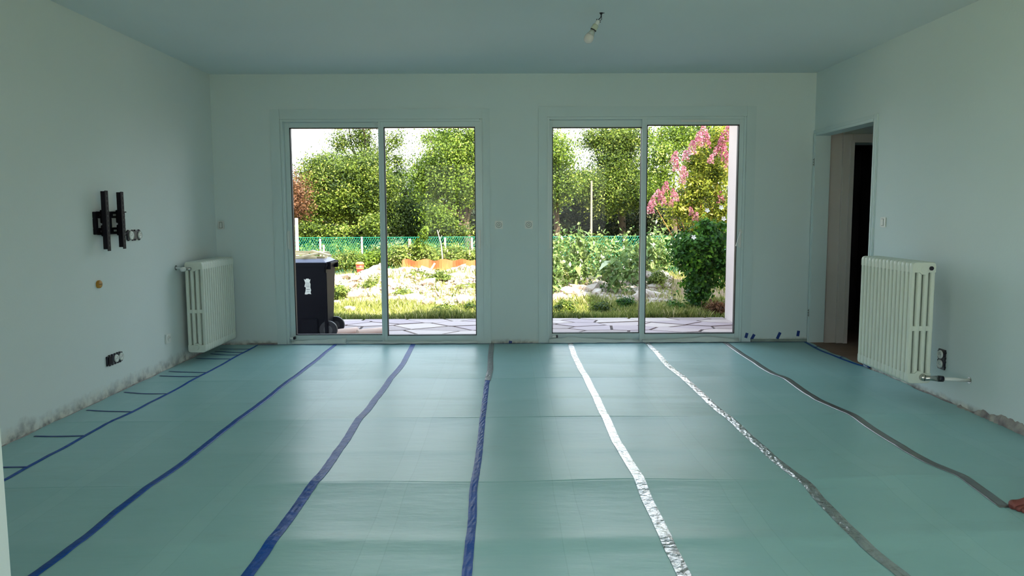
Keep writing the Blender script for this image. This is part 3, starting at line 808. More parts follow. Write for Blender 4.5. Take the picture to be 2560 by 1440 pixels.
# switches
def switch(c, axis, label):
    t = thing('light_switch', c, label, 'switch'); c = Vector(c)
    if axis == 'X':
        MB().box(c.x - .009, c.x, c.y - .04, c.y + .04, c.z - .038, c.z + .038).build('cover_plate', M_white, t, bevel=.005)
        o = MB().box(c.x - .013, c.x - .008, c.y - .014, c.y + .014, c.z - .024, c.z + .024).build('rocker', M_white, t, bevel=.004)
        MB().box(c.x - .0098, c.x - .009, c.y - .017, c.y + .017, c.z - .027, c.z + .027).build('rocker_seam', mat('grey seam', None), t)
    else:
        MB().box(c.x - .03, c.x + .03, c.y - .009, c.y, c.z - .038, c.z + .038).build('cover_plate', M_white, t, bevel=.005)
        MB().box(c.x - .012, c.x + .012, c.y - .013, c.y - .008, c.z - .024, c.z + .024).build('rocker', M_white, t, bevel=.004)
        MB().box(c.x - .015, c.x + .015, c.y - .0098, c.y - .009, c.z - .027, c.z + .027).build('rocker_seam', mat('grey seam', None), t)
switch((XR, 5.66, 1.133), 'X', 'white rocker switch on the right wall beside the doorway')
switch((-2.60, YB, 1.11), 'Y', 'white switch in the left corner above the radiator')
# amber plug
t = thing('cable_cap', (XL, 4.945, .763), 'small amber oval cap below the bracket', 'cap')
b = MB(); n = 18
rings = [(0, 1.0), (.010, 1.0), (.014, .9), (.016, .6)]
for dx, s_ in rings:
    for i in range(n):
        q = 2 * math.pi * i / n
        b.v.append((XL + dx, 4.945 + .030 * s_ * math.cos(q), .763 + .026 * s_ * math.sin(q)))
for j in range(3):
    for i in range(n): b.f.append((j * n + i, j * n + (i + 1) % n, (j + 1) * n + (i + 1) % n, (j + 1) * n + i))
b.f.append(tuple(range(3 * n, 4 * n)))
b.build('cap_body', mat('amber plastic', srgb(190, 135, 35), .45, var=.3, vscale=60), t, smooth=True)
MB().box(XL + .0155, XL + .017, 4.925, 4.965, .760, .766).build('cap_slot', mat('amber dark', srgb(110, 75, 20), .5), t)

# ------------------------------------------------------------------ hanging bulb
bp_ = Vector((.607, 4.906, ZC))
t = thing('hanging_bulb', tuple(bp_), 'bare white bulb hanging tilted from ceiling wires', 'light bulb')
MB().disc(bp_, (0, 0, -1), .012, .012, 10, .005).tube([bp_ + Vector((-.004, 0, -.005)), bp_ + Vector((.012, 0, -.002)), bp_ + Vector((.02, 0, -.001))], .0025, 6).build('ceiling_hook', M_black, t)
A = Vector((.590, 4.906, 2.412))
wr = MB()
wr.tube([bp_ + Vector((0, 0, -.01)), bp_ + Vector((-.003, 0, -.03)), A + Vector((0, 0, .006))], .003, 6)
wr.tube([bp_ + Vector((.001, 0, -.01)), bp_ + Vector((.004, .003, -.04)), A + Vector((.006, 0, -.002)), A + Vector((-.003, 0, -.004))], .002, 6)
wr.build('wires', M_black, t, smooth=True)
ax = (Vector((.515, 4.906, 2.278)) - A).normalized()
def P_(s): return A + ax * s
MB().tube([P_(.0), P_(.003), P_(.028), P_(.032)], [.011, .014, .014, .012], 14).build('terminal_block', M_white, t, smooth=True)
MB().disc(P_(.002) + Vector((-.010, -.006, .006)), (0, -1, .3), .003, .006, 8).disc(P_(.012) + Vector((.016, -.006, .0)), (0, -1, 0), .003, .006, 8).build('terminal_screw', M_black, t)
MB().tube([P_(.026) , P_(.034), P_(.06), P_(.064)], [.012, .019, .020, .018], 16).build('lamp_holder', mat('olive white plastic', (.52, .58, .48, 1), .5), t, smooth=True)
MB().tube([P_(.063), P_(.067)], [.0195, .0195], 16).build('black_ring', M_black, t)
MB().tube([P_(.067), P_(.085), P_(.10)], [.015, .019, .025], 16).build('bulb_collar', mat('grey plastic', (.48, .52, .50, 1), .5), t, smooth=True)
zz = [(.10, .025), (.112, .029), (.125, .030), (.138, .027), (.148, .020), (.154, .010), (.156, .001)]
MB().tube([P_(a) for a, _ in zz], [r for _, r in zz], 20).build('bulb_globe', mat('opal globe', (.72, .68, .66, 1), .25), t, smooth=True)

# ------------------------------------------------------------------ ground outside
def gz(x, y):
    """ground height"""
    if y < 9.9: return -.36
    def sm(a, b_, t): t = min(1, max(0, (t - a) / (b_ - a))); return t * t * (3 - 2 * t)
    base = -.20 + .06 * sm(9.9, 10.6, y)
    mound = .30 * sm(10.6, 13.2, y)
    mound *= 1 + .25 * math.sin(x * 1.1 + 1.5) + .18 * math.sin(x * 2.9 + y)
    mound *= 1 - .35 * sm(-.3, 1.2, x) + .25 * sm(1.8, 2.6, x)
    fall = -.85 * sm(14.0, 17.0, y)
    nz = .025 * math.sin(x * 5.1 + y * 3.3) * math.sin(y * 4.7 - x * 1.9) + .015 * math.sin(x * 11 + y * 7)
    return base + mound * (1 - sm(14.0, 17, y)) + fall + nz * sm(10, 11, y)
xs = np.concatenate([np.linspace(-70, -8, 16), np.linspace(-7.9, 7.9, 160), np.linspace(8, 70, 16)])
ys = np.concatenate([np.linspace(-45, 9.0, 8), [9.88], np.linspace(9.9, 18, 110), np.linspace(18.3, 100, 40)])
V = np.array([(x, y, gz(x, y)) for y in ys for x in xs]); nx = len(xs)
I, J = np.meshgrid(np.arange(len(ys) - 1), np.arange(nx - 1), indexing='ij'); q = (I * nx + J).ravel()
Fq = np.stack([q, q + 1, q + nx + 1, q + nx], 1)
M_ground = mat('dry soil and grass', srgb(196, 176, 128), 0.95, col2=srgb(128, 136, 66), vscale=1.4, bump=.8, bscale=9)
_nt = M_ground.node_tree; _b = _nt.nodes['Principled BSDF']; _g = _nt.nodes.new('ShaderNodeNewGeometry'); _s = _nt.nodes.new('ShaderNodeSeparateXYZ')
_nt.links.new(_g.outputs['Position'], _s.inputs[0])
_n = _nt.nodes.new('ShaderNodeTexNoise'); _n.inputs['Scale'].default_value = 1.6; _n.inputs['Detail'].default_value = 6; _nt.links.new(_g.outputs['Position'], _n.inputs['Vector'])
_m = _nt.nodes.new('ShaderNodeMath'); _m.operation = 'MULTIPLY_ADD'; _nt.links.new(_n.outputs['Fac'], _m.inputs[0]); _m.inputs[1].default_value = 2.2; _nt.links.new(_s.outputs['Y'], _m.inputs[2])
_r = _nt.nodes.new('ShaderNodeMapRange'); _nt.links.new(_m.outputs[0], _r.inputs['Value']); _r.inputs['From Min'].default_value = 12.1; _r.inputs['From Max'].default_value = 12.6
_x = _nt.nodes.new('ShaderNodeMix'); _x.data_type = 'RGBA'; _nt.links.new(_r.outputs[0], _x.inputs['Factor'])
_nt.links.new(_b.inputs['Base Color'].links[0].from_socket, _x.inputs['A']); _x.inputs['B'].default_value = srgb(140, 116, 92)
_r2 = _nt.nodes.new('ShaderNodeMapRange'); _nt.links.new(_s.outputs['Y'], _r2.inputs['Value']); _r2.inputs['From Min'].default_value = 15; _r2.inputs['From Max'].default_value = 17
_x2 = _nt.nodes.new('ShaderNodeMix'); _x2.data_type = 'RGBA'; _nt.links.new(_r2.outputs[0], _x2.inputs['Factor']); _nt.links.new(_x.outputs['Result'], _x2.inputs['A']); _x2.inputs['B'].default_value = srgb(96, 92, 50)
_nt.links.new(_x2.outputs['Result'], _b.inputs['Base Color'])
g_o = np_obj('ground', np_mesh('ground', V, Fq, M_ground, smooth=True))
tag(g_o, 'dry grassy garden ground rising to a low bank', 'ground', kind='structure')

# ------------------------------------------------------------------ terrace of crazy paving
TZ = -.17
M_joint = mat('joint mortar', srgb(78, 66, 64), .95, var=.3, vscale=9)
terrace = tag(MB().box(-6.0, 2.855, 7.25, 9.9, -.34, TZ - .012).build('terrace', M_joint), 'terrace of pale irregular paving stones outside the windows', 'terrace', kind='structure')
M_stone = [mat('pale paving %s' % n, c, .8, var=.10, vscale=3.5, bump=.35, bscale=25) for n, c in
           (('a', srgb(176, 158, 158)), ('b', srgb(165, 147, 151)), ('c', srgb(184, 167, 163)), ('d', srgb(156, 139, 138)))]
def clip(poly, px, py, nx_, ny_):
    out = []
    for i in range(len(poly)):
        a, c = poly[i], poly[(i + 1) % len(poly)]
        da = (a[0] - px) * nx_ + (a[1] - py) * ny_; dc = (c[0] - px) * nx_ + (c[1] - py) * ny_
        if da <= 0: out.append(a)
        if (da < 0 < dc) or (dc < 0 < da):
            t_ = da / (da - dc); out.append((a[0] + (c[0] - a[0]) * t_, a[1] + (c[1] - a[1]) * t_))
    return out
rr = random.Random(21)
seeds = []
tries = 0
while len(seeds) < 150 and tries < 20000:
    tries += 1
    p = (rr.uniform(-3.6, 2.85), rr.uniform(7.26, 9.9))
    if all(((p[0] - s[0]) * .72) ** 2 + ((p[1] - s[1]) * 1.1) ** 2 > rr.uniform(.05, .15) for s in seeds): seeds.append(p)
for i, s in enumerate(seeds):
    poly = [(-3.7, 7.252), (2.853, 7.252), (2.853, 9.895), (-3.7, 9.895)]
    for j, o in enumerate(seeds):
        if i == j: continue
        # anisotropic distance gives the long slivers seen in the paving
        wx, wy = .62, 1.0
        dx, dy = (o[0] - s[0]) * wx * wx, (o[1] - s[1]) * wy * wy
        d = math.hypot(dx, dy)
        if d > 1.4: continue
        mx_, my_ = (o[0] + s[0]) / 2, (o[1] + s[1]) / 2
        gap = .017
        poly = clip(poly, mx_ - dx / d * gap, my_ - dy / d * gap, dx / d, dy / d)
        if len(poly) < 3: break
    if len(poly) < 3: continue
    zz_ = TZ + rr.uniform(-.003, .004)
    ob = MB().prism(poly, TZ - .03, zz_).build('paving_stone', rr.choice(M_stone), terrace)

# ------------------------------------------------------------------ wheelie bin (side on, wheels to the right)
M_bin = mat('bin plastic', (0.004, 0.0035, 0.009, 1), .55, var=.2, vscale=4, spec=.12)
bx0, bx1, by0, by1, bz = -2.50, -1.965, 8.30, 8.78, TZ
tb = thing('wheelie_bin', ((bx0 + bx1) / 2, (by0 + by1) / 2, bz), 'tall dark wheeled rubbish bin outside the left window', 'rubbish bin')
def frus(b, x0, x1, y0, y1, z0, X0, X1, Y0, Y1, z1):
    return b.add([(x0, y0, z0), (x1, y0, z0), (x1, y1, z0), (x0, y1, z0), (X0, Y0, z1), (X1, Y0, z1), (X1, Y1, z1), (X0, Y1, z1)],
                 [(0, 3, 2, 1), (4, 5, 6, 7), (0, 1, 5, 4), (1, 2, 6, 5), (2, 3, 7, 6), (3, 0, 4, 7)])
b = MB(); frus(b, bx0 + .07, bx1 - .03, by0 + .05, by1 - .05, bz + .02, bx0 + .01, bx1, by0 + .0, by1 - .0, bz + .82)
b.build('body', M_bin, tb, bevel=.015)
MB().box(bx0 - .01, bx1 + .012, by0 - .015, by1 + .015, bz + .80, bz + .845).build('rim', M_bin, tb, bevel=.006)
b = MB(); frus(b, bx0 - .015, bx1 + .01, by0 - .02, by1 + .02, bz + .846, bx0 + .03, bx1 - .05, by0 + .03, by1 - .03, bz + .885)
b.build('lid', mat('bin lid', srgb(120, 118, 140), .35), tb, bevel=.008)
b = MB(); b.tube([(bx1 + .035, by0 + .06, bz + .835), (bx1 + .035, by1 - .06, bz + .835)], .013, 10)
for y in (by0 + .06, by1 - .06): b.box(bx1 - .01, bx1 + .045, y - .012, y + .012, bz + .77, bz + .85)
b.build('handle', M_bin, tb, bevel=.003)
MB().box(bx1 - .03, bx1 + .006, by0 + .004, by0 + .03, bz + .06, bz + .74).build('corner_rib', M_bin, tb, bevel=.006)
MB().box(bx0 + .24, bx1 - .11, by0 + .022, by0 + .05, bz + .015, bz + .23).build('foot_recess', M_bin, tb, bevel=.008)
for y in (by0 + .03, by1 - .08):
    w = MB().disc((bx1 + .0, y, bz + .10), (0, 1, 0), .098, .05, 26).build('wheel', M_gasket, tb, bevel=.006)
    MB().disc((bx1 + .0, y - .004, bz + .10), (0, 1, 0), .05, .058, 18).build('wheel_hub', mat('hub grey', (.06, .06, .07, 1), .5), w)
# torn label
poly = [(-.036, .085), (-.018, .075), (-.012, .088), (.016, .088), (.022, .076), (.036, .083), (.026, .045), (.034, .03), (.030, -.01), (.038, -.04), (.030, -.062), (.037, -.085), (.010, -.080), (-.014, -.088), (-.034, -.084), (-.024, -.05), (-.018, -.01), (-.034, .0), (-.022, .04)]
cx, cz_ = -2.172, .415
def yb_(z): return by0 + .05 * (1 - (z - (bz + .02)) / .80) - .0035
st = MB(); n = len(poly)
st.v = [(cx + x, yb_(cz_ + z) - d, cz_ + z) for d in (0, .001) for x, z in poly]
st.f = [tuple(range(n, 2 * n))] + [(k, (k + 1) % n, n + (k + 1) % n, n + k) for k in range(n)]
lab = st.build('paper_label', mat('label paper', (.82, .82, .80, 1), .7), tb)
ln = MB()
for z, xa, xb in ((.038, -.018, .022), (.018, -.02, .026), (.004, -.026, .024), (-.006, -.01, .024), (-.03, -.014, .026), (-.037, -.016, .022), (-.060, -.014, .022)):
    yy = yb_(cz_ + z) - .0014
    ln = MB(); ln.add([(cx + xa, yy, cz_ + z), (cx + xb, yy, cz_ + z), (cx + xb, yy, cz_ + z + .0035), (cx + xa, yy, cz_ + z + .0035)], [(0, 1, 2, 3)])
    ln.build('print_line', mat('print grey', (.12, .12, .14, 1), .7), lab, loc=(0, 0, 0))
# wooden offcuts on the lid
M_wood = mat('pale pine', srgb(235, 215, 175), .7, var=.25, vscale=12)
rr = random.Random(4)
for i, (x, y, z, l, w_, rz, ry, lb) in enumerate([
        (-2.30, 8.40, .905, .42, .07, .05, .0, 'flat pine offcut lying along the front of the bin lid'),
        (-2.24, 8.55, .905, .46, .08, -.1, .02, 'pine offcut behind the front one on the bin lid'),
        (-2.12, 8.47, .940, .34, .05, .9, -.10, 'slanting pine offcut on top of the bin pile'),
        (-2.06, 8.50, .950, .30, .045, -.6, .16, 'pine offcut leaning down to the right on the bin'),
        (-2.33, 8.50, .945, .30, .06, -.5, .0, 'crossed pine offcut at the left of the bin pile'),
        (-2.20, 8.64, .955, .40, .05, .25, .05, 'rearmost pine offcut on the bin lid')]):
    o = MB().box(-l / 2, l / 2, -w_ / 2, w_ / 2, -.011, .011).build('wood_offcut', M_wood, bevel=.002)
    o.location = (x, y, bz + z - .01 + .0); o.rotation_euler = (0, ry, rz)
    tag(o, lb, 'wood offcut', 'pine offcuts on the bin')
# clay half tubes lying on the terrace
M_tube = mat('pinkish card', srgb(228, 196, 184), .8, var=.1, vscale=10)
for (xa, ya, xb, yb2, lb) in ((-2.0, 8.36, -1.70, 8.62, 'pinkish tube lying on the paving beside the bin wheel'), (-1.66, 8.42, -1.40, 8.60, 'second pinkish tube on the paving, right of the first')):
    A_, B_ = Vector((xa, ya, TZ + .047)), Vector((xb, yb2, TZ + .047)); d = (B_ - A_)
    o = MB().tube([A_, A_ + d * .02, B_ - d * .02, B_], [.040, .043, .043, .040], 20).build('card_tube', M_tube, smooth=True)
    tag(o, lb, 'tube')

# ------------------------------------------------------------------ rubble bank
def stone_mesh(seed):
    rr = random.Random(seed); bm = bmesh.new(); bmesh.ops.create_icosphere(bm, subdivisions=1, radius=1)
    for v in bm.verts: v.co *= rr.uniform(.65, 1.1)
    for v in bm.verts: v.co.z *= .62; v.co.x *= 1.15
    me = bpy.data.meshes.new('rubble_stone'); bm.to_mesh(me); bm.free(); me.materials.append(M_rock); return me
M_rock = mat('limestone rubble', srgb(200, 186, 176), .85, var=.2, vscale=6, bump=.5, bscale=30, col2=srgb(140, 118, 106))
STN = [stone_mesh(i) for i in range(6)]
bank = thing('rubble_bank', (0, 13, .1), 'bank of pale limestone rubble behind the grass', 'rubble')
rr = random.Random(9); cnt = 0
def vis_x(px, Y): return onY(px, 600, Y).x
while cnt < 290:
    px = rr.choice([rr.uniform(815, 1190), rr.uniform(815, 1190), rr.uniform(1380, 1560), rr.uniform(1600, 1660)])
    Y = rr.uniform(10.9, 14.0) if px < 1300 else rr.uniform(11.3, 13.0)
    x = vis_x(px, Y); s = rr.choice([.045, .06, .075, .09, .12, .16]) * rr.uniform(.7, 1.2)
    o = bpy.data.objects.new('rubble_stone', rr.choice(STN)); COL.objects.link(o); o.parent = bank
    o.location = Vector((x, Y, gz(x, Y) + s * .25)) - Vector(bank.location); o.scale = (s, s, s)
    o.rotation_euler = (rr.uniform(-.4, .4), rr.uniform(-.4, .4), rr.uniform(0, 6.3)); cnt += 1
# a few single white stones in the grass
for px, py, s, lb in ((872, 766, .10, 'white stone in the grass right of the bin'), (1662, 742, .07, 'white stone in the grass below the yellow patch'), (1590, 724, .055, 'small pale stone near the window stile')):
    g0 = onZ(px, py, -.08); o = bpy.data.objects.new('garden_stone', STN[2]); COL.objects.link(o)
    o.location = (g0.x, g0.y, gz(g0.x, g0.y) + s * .3); o.scale = (s, s, s); tag(o, lb, 'stone')
def ico_np():
    me = STN[0]; v = np.array([v.co[:] for v in me.vertices]); f = np.array([p.vertices[:] for p in me.polygons]); return v, f
iv, iff = ico_np()
N = 6500
PX = np.concatenate([RNG.uniform(760, 1200, N // 2), RNG.uniform(1370, 1680, N - N // 2)])
YY = np.where(PX < 1300, RNG.uniform(10.9, 14.2, N), RNG.uniform(11.0, 13.6, N))
XX = (PX - 1264) / F * YY
SS = RNG.uniform(.012, .055, N) ** 1.0
ZZ = np.array([gz(x, y) for x, y in zip(XX, YY)])
ang = RNG.uniform(0, 6.28, N); ca, sa = np.cos(ang), np.sin(ang)
Vv = iv[None] * SS[:, None, None]
Vr = np.stack([Vv[..., 0] * ca[:, None] - Vv[..., 1] * sa[:, None], Vv[..., 0] * sa[:, None] + Vv[..., 1] * ca[:, None], Vv[..., 2]], -1)
Vr += np.stack([XX, YY, ZZ + SS * .3], 1)[:, None, :]
Ff = iff[None] + (np.arange(N) * len(iv))[:, None, None]
o = np_obj('rubble_gravel', np_mesh('rubble_gravel', Vr.reshape(-1, 3), Ff.reshape(-1, 3), M_rock), bank); o['kind'] = 'stuff'

# ------------------------------------------------------------------ foliage tools
def leaves(P, size, up=.4, tint=None, out=None, asp=.55, rng=RNG, droop=0):
    """diamond leaf quads at points P"""
    n = len(P)
    nrm = rng.normal(size=(n, 3))
    nrm /= np.linalg.norm(nrm, axis=1)[:, None]
    if out is not None: nrm = nrm * .8 + out * .9
    nrm[:, 2] += up
    nrm /= np.linalg.norm(nrm, axis=1)[:, None] + 1e-9
    a = np.cross(nrm, rng.normal(size=(n, 3))); a /= np.linalg.norm(a, axis=1)[:, None] + 1e-9
    if droop: a[:, 2] -= droop; a /= np.linalg.norm(a, axis=1)[:, None]
    b_ = np.cross(nrm, a)
    s = size * rng.uniform(.6, 1.3, n)[:, None]
    V = np.stack([P - a * s * .5, P + b_ * s * asp * .5 - nrm * s * .06, P + a * s * .5, P - b_ * s * asp * .5 - nrm * s * .06], 1).reshape(-1, 3)
    Fq = (np.arange(n)[:, None] * 4 + np.arange(4)[None])
    return V, Fq
def crown_points(blobs, n, clump=.30, rng=RNG, shell=.55, nclump=None):
    """points in leaf clumps near the shell of each ellipsoid"""
    vol = np.array([bl[1][0] * bl[1][2] for bl in blobs]); vol = vol / vol.sum()
    out = []; nr = []; ct = []
    for (c, r), w in zip(blobs, vol):
        k = max(30, int(n * w)); c = np.array(c); r = np.array(r)
        nc = max(8, int((nclump or 60) * w * len(blobs)))
        d = rng.normal(size=(nc, 3)); d /= np.linalg.norm(d, axis=1)[:, None]
        rad = rng.uniform(shell, 1.0, nc)[:, None]
        cc = c + d * rad * r
        idx = rng.integers(0, nc, k)
        off = rng.normal(size=(k, 3)) * clump * rng.uniform(.5, 1.2, nc)[idx][:, None]
        off[:, 2] *= .7
        ct.append(rng.normal(0, .26, nc)[idx])
        out.append(cc[idx] + off); nr.append(d[idx] * .5 + off / (np.linalg.norm(off, axis=1)[:, None] + 1e-6) * .5)
    return np.concatenate(out), np.concatenate(nr), np.concatenate(ct)
M_bark = mat('bark', srgb(92, 76, 60), .9, var=.4, vscale=8, bump=.6)
LM = {
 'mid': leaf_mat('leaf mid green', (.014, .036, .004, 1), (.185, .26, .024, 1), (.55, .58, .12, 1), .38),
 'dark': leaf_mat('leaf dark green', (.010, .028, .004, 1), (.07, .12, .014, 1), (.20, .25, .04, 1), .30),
 'shade': leaf_mat('leaf hedge shade', (.005, .012, .003, 1), (.030, .045, .008, 1), (.10, .10, .03, 1), .20),  # shade of the hollow under the trees put into the hedge leaf colour
 'lime': leaf_mat('leaf lime', (.030, .065, .006, 1), (.22, .32, .025, 1), (.52, .60, .11, 1), .40),
 'rust': leaf_mat('leaf rust', (.07, .025, .01, 1), (.24, .11, .05, 1), None, .35),
 'weed': leaf_mat('leaf weed', (.05, .095, .012, 1), (.28, .34, .06, 1), (.56, .52, .24, 1), .36),
 'silver': leaf_mat('leaf pale broad', (.03, .09, .01, 1), (.28, .38, .12, 1), (.86, .86, .64, 1), .28),
 'bush': leaf_mat('leaf deep bush', (.010, .055, .006, 1), (.075, .22, .015, 1), (.20, .40, .03, 1), .40),
 'myrtle': leaf_mat('leaf yellowing myrtle', (.05, .09, .006, 1), (.42, .45, .045, 1), (.74, .62, .18, 1), .48),
 'pink': leaf_mat('pink petals', (.38, .09, .15, 1), (.62, .26, .34, 1), (.85, .55, .60, 1), .35),
 'straw': leaf_mat('dry grass', (.09, .15, .02, 1), (.46, .46, .14, 1), (.82, .70, .42, 1), .36),
}
def bl(px, py, rx, ry, Y, dr=None):
    c = onY(px, py, Y); k = Y / F
    return ((c.x, c.y, c.z), (rx * k, dr if dr else max(rx, ry) * k * .8, ry * k))
def tree(name, label, cat, blobs, n, size, m, trunk=None, clump=.30, group=None, shell=.5, seed=1, nclump=None, branches=9, gnd=-1.0, asp=.55):
    rng = np.random.default_rng(seed)
    c0 = blobs[0][0]
    t = thing(name, (c0[0], c0[1], gnd), label, cat, group)
    P, nr, ct = crown_points(blobs, n, clump, rng, shell, nclump)
    P[:, 2] = np.maximum(P[:, 2], gnd + .03)
    V, Fq = leaves(P, size, .35, None, nr, asp, rng)
    V -= np.array(t.location)
    tint = np.clip(rng.normal(.42, .20, len(Fq)) + ct, 0, 1)
    o = np_obj('foliage', np_mesh('foliage', V, Fq, LM[m], tint)); o.parent = t
    if trunk:
        b = MB(); x, y, r = trunk; rr = random.Random(seed)
        top = max(bb[0][2] for bb in blobs)
        zt = min(bb[0][2] - bb[1][2] * .2 for bb in blobs)
        b.tube([(x, y, gnd - .1), (x + .05, y, gnd + (zt - gnd) * .5), (x - .03, y, max(zt, gnd + .6))], [r, r * .85, r * .7], 8)
        b.build('trunk', M_bark, t, smooth=True)
        for k in range(branches):
            bb = blobs[k % len(blobs)]; c = Vector(bb[0]) + Vector((rr.uniform(-.7, .7) * bb[1][0], rr.uniform(-.7, .3) * bb[1][1], rr.uniform(-.2, .8) * bb[1][2]))
            s0 = Vector((x, y, max(zt, gnd + .6) * rr.uniform(.75, 1)))
            mid = s0.lerp(c, .5) + Vector((rr.uniform(-.2, .2), rr.uniform(-.2, .2), rr.uniform(-.25, .1)))
            MB().tube([s0, mid, c], [r * .45, r * .28, r * .08], 6, caps=False).build('branch', M_bark, t, smooth=True)
    return t

GT = 'trees beyond the fence'
Yt = 27
tree('broad_tree', 'broad dense green tree filling the left pane beyond the fence', 'tree',
     [bl(850,475,100,85,27), bl(805,435,48,45,27), bl(905,425,55,50,27.5), bl(765,530,36,36,26.5), bl(935,480,50,70,28)],
     52000, .085, 'mid', (onY(870,560,28).x, 28.4, .16), group=GT, seed=2, nclump=75)
tree('tall_thin_tree', 'sparse tall tree rising behind the broad tree to the window top', 'tree',
     [bl(855,355,26,42,31), bl(905,345,40,40,31), bl(945,400,36,50,31), bl(920,270,90,45,31), bl(985,350,28,30,31), bl(1000,400,20,22,31), bl(820,395,22,14,31)],
     15000, .085, 'mid', (onY(905,500,31).x, 31.5, .12), group=GT, seed=3, clump=.22, shell=.2, nclump=40, branches=16)
tree('rust_leaved_shrub', 'reddish brown shrub at the left edge of the left pane', 'shrub',
     [bl(738,505,24,48,25), bl(716,480,30,50,25.5)], 7000, .075, 'rust', (onY(722,560,25).x, 25.6, .05), seed=4, nclump=40, branches=5)
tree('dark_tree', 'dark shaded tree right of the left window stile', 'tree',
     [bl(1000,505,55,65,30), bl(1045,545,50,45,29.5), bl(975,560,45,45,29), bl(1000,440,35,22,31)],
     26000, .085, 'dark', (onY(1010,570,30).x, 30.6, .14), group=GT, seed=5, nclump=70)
tree('pale_green_tree', 'light green airy tree filling the right pane of the left window', 'tree',
     [bl(1110,400,62,48,26), bl(1150,345,50,38,26.5), bl(1075,455,45,48,26), bl(1140,465,52,55,26), bl(1100,545,38,36,25), bl(1200,420,55,85,26.5), bl(1085,345,36,14,27)],
     42000, .085, 'lime', (onY(1165,560,26).x, 26.3, .16), group=GT, seed=6, nclump=62, branches=14, clump=.26)
tree('leafy_tree', 'tree with thin leaves at the left edge of the right window', 'tree',
     [bl(1395,390,28,75,27), bl(1420,455,55,30,27), bl(1385,480,35,35,27), bl(1360,430,30,80,27.5)],
     24000, .085, 'lime', (onY(1392,560,27).x, 27.4, .13), group=GT, seed=7, nclump=60, branches=8)
tree('large_tree', 'large full green tree behind the left pane of the right window', 'tree',
     [bl(1540,430,62,85,29), bl(1570,345,58,30,29), bl(1500,345,40,30,29.5), bl(1520,495,55,40,28), bl(1595,470,45,60,28.5), bl(1480,455,38,30,28)],
     50000, .088, 'mid', (onY(1560,560,29).x, 29.6, .18), group=GT, seed=8, nclump=75)
tree('bright_tree', 'bright tree behind the pink blossom in the right window', 'tree',
     [bl(1655,410,42,60,25), bl(1685,345,55,36,25.5), bl(1645,480,30,24,25), bl(1750,335,60,42,25.5), bl(1770,410,60,60,26), bl(1830,380,50,90,26)],
     34000, .080, 'lime', (onY(1690,560,26).x, 26.4, .13), group=GT, seed=9, nclump=62)
GH = 'hedge shrubs under the trees, coloured dark for their shade'
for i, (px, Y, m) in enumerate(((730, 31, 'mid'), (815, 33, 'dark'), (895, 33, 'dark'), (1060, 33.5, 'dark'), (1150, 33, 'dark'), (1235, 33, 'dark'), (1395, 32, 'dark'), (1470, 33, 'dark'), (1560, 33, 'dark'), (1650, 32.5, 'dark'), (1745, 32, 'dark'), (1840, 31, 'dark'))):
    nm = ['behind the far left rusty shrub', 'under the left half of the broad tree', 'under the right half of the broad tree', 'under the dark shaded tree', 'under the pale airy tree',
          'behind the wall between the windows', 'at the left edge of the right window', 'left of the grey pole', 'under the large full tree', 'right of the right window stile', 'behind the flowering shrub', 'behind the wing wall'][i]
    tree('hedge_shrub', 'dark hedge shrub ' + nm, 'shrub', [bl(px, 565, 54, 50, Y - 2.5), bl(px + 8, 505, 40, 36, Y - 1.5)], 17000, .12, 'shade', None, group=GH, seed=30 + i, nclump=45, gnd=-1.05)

# pole in the right window, and the leaning post on the left
p = onY(1478, 590, 24)
b = MB(); b.tube([(p.x, 24, -1.0), (p.x, 24, onY(1478, 452, 24).z)], [.040, .030], 12)
b.build('pole', mat('weathered pole', srgb(150, 136, 120), .85, var=.3, vscale=5)); tag(bpy.data.objects['pole'], 'weathered pale pole in front of the trees in the right window', 'pole')

# ------------------------------------------------------------------ chain link fence
YF = 21.5
zt_, zb_ = onY(1000, 593, YF).z, -.72
fence = thing('chain_link_fence', (0, YF, -.9), 'low green chain link fence across the garden', 'fence')
M_wire = mat('green wire', srgb(25, 150, 120), .4)
pw = .066; xa_, xb_ = -7.2, 7.2; h_ = zt_ - zb_
verts = []; faces = []
k = int((xb_ - xa_ + h_) / pw)
def seg(a, c, r=.0048):
    o = len(verts); a = Vector(a); c = Vector(c); d = (c - a).normalized(); s1 = d.cross(Vector((0, 1, 0))).normalized(); s2 = Vector((0, 1, 0))
    for p_ in (a, c):
        for t_ in (0, 2.094, 4.189): verts.append(tuple(p_ + (s1 * math.cos(t_) + s2 * math.sin(t_)) * r))
    for i in range(3): faces.append((o + i, o + (i + 1) % 3, o + 3 + (i + 1) % 3, o + 3 + i))
slope = .62   # steeper than 45 degrees: narrow diamonds
dx_ = h_ * slope
n = int((xb_ - xa_ + dx_) / pw)
for i in range(n):
    x = xa_ - dx_ + i * pw
    seg((x, YF, zb_), (x + dx_, YF, zt_)); seg((x + dx_, YF + .004, zb_), (x, YF + .004, zt_))
b = MB(); b.v = verts; b.f = faces
o = b.build('wire_mesh', M_wire, fence); o['kind'] = 'stuff'
for z in (zt_, zb_ + .4):
    MB().tube([(xa_, YF, z), (xb_, YF, z)], .006, 6).build('tension_wire', M_wire, fence)
M_post = mat('fence post', srgb(205, 196, 190), .8, var=.3, vscale=6)
for px, top in ((801, 597), (905, 592), (1113, 594), (1180, 594), (1400, 594), (1560, 594), (1700, 594)):
    x = onY(px, 600, YF).x; z1 = onY(px, top, YF).z
    MB().box(x - .025, x + .025, YF - .05, YF - .008, -1.0, z1).build('fence_post', M_post, fence, bevel=.004)
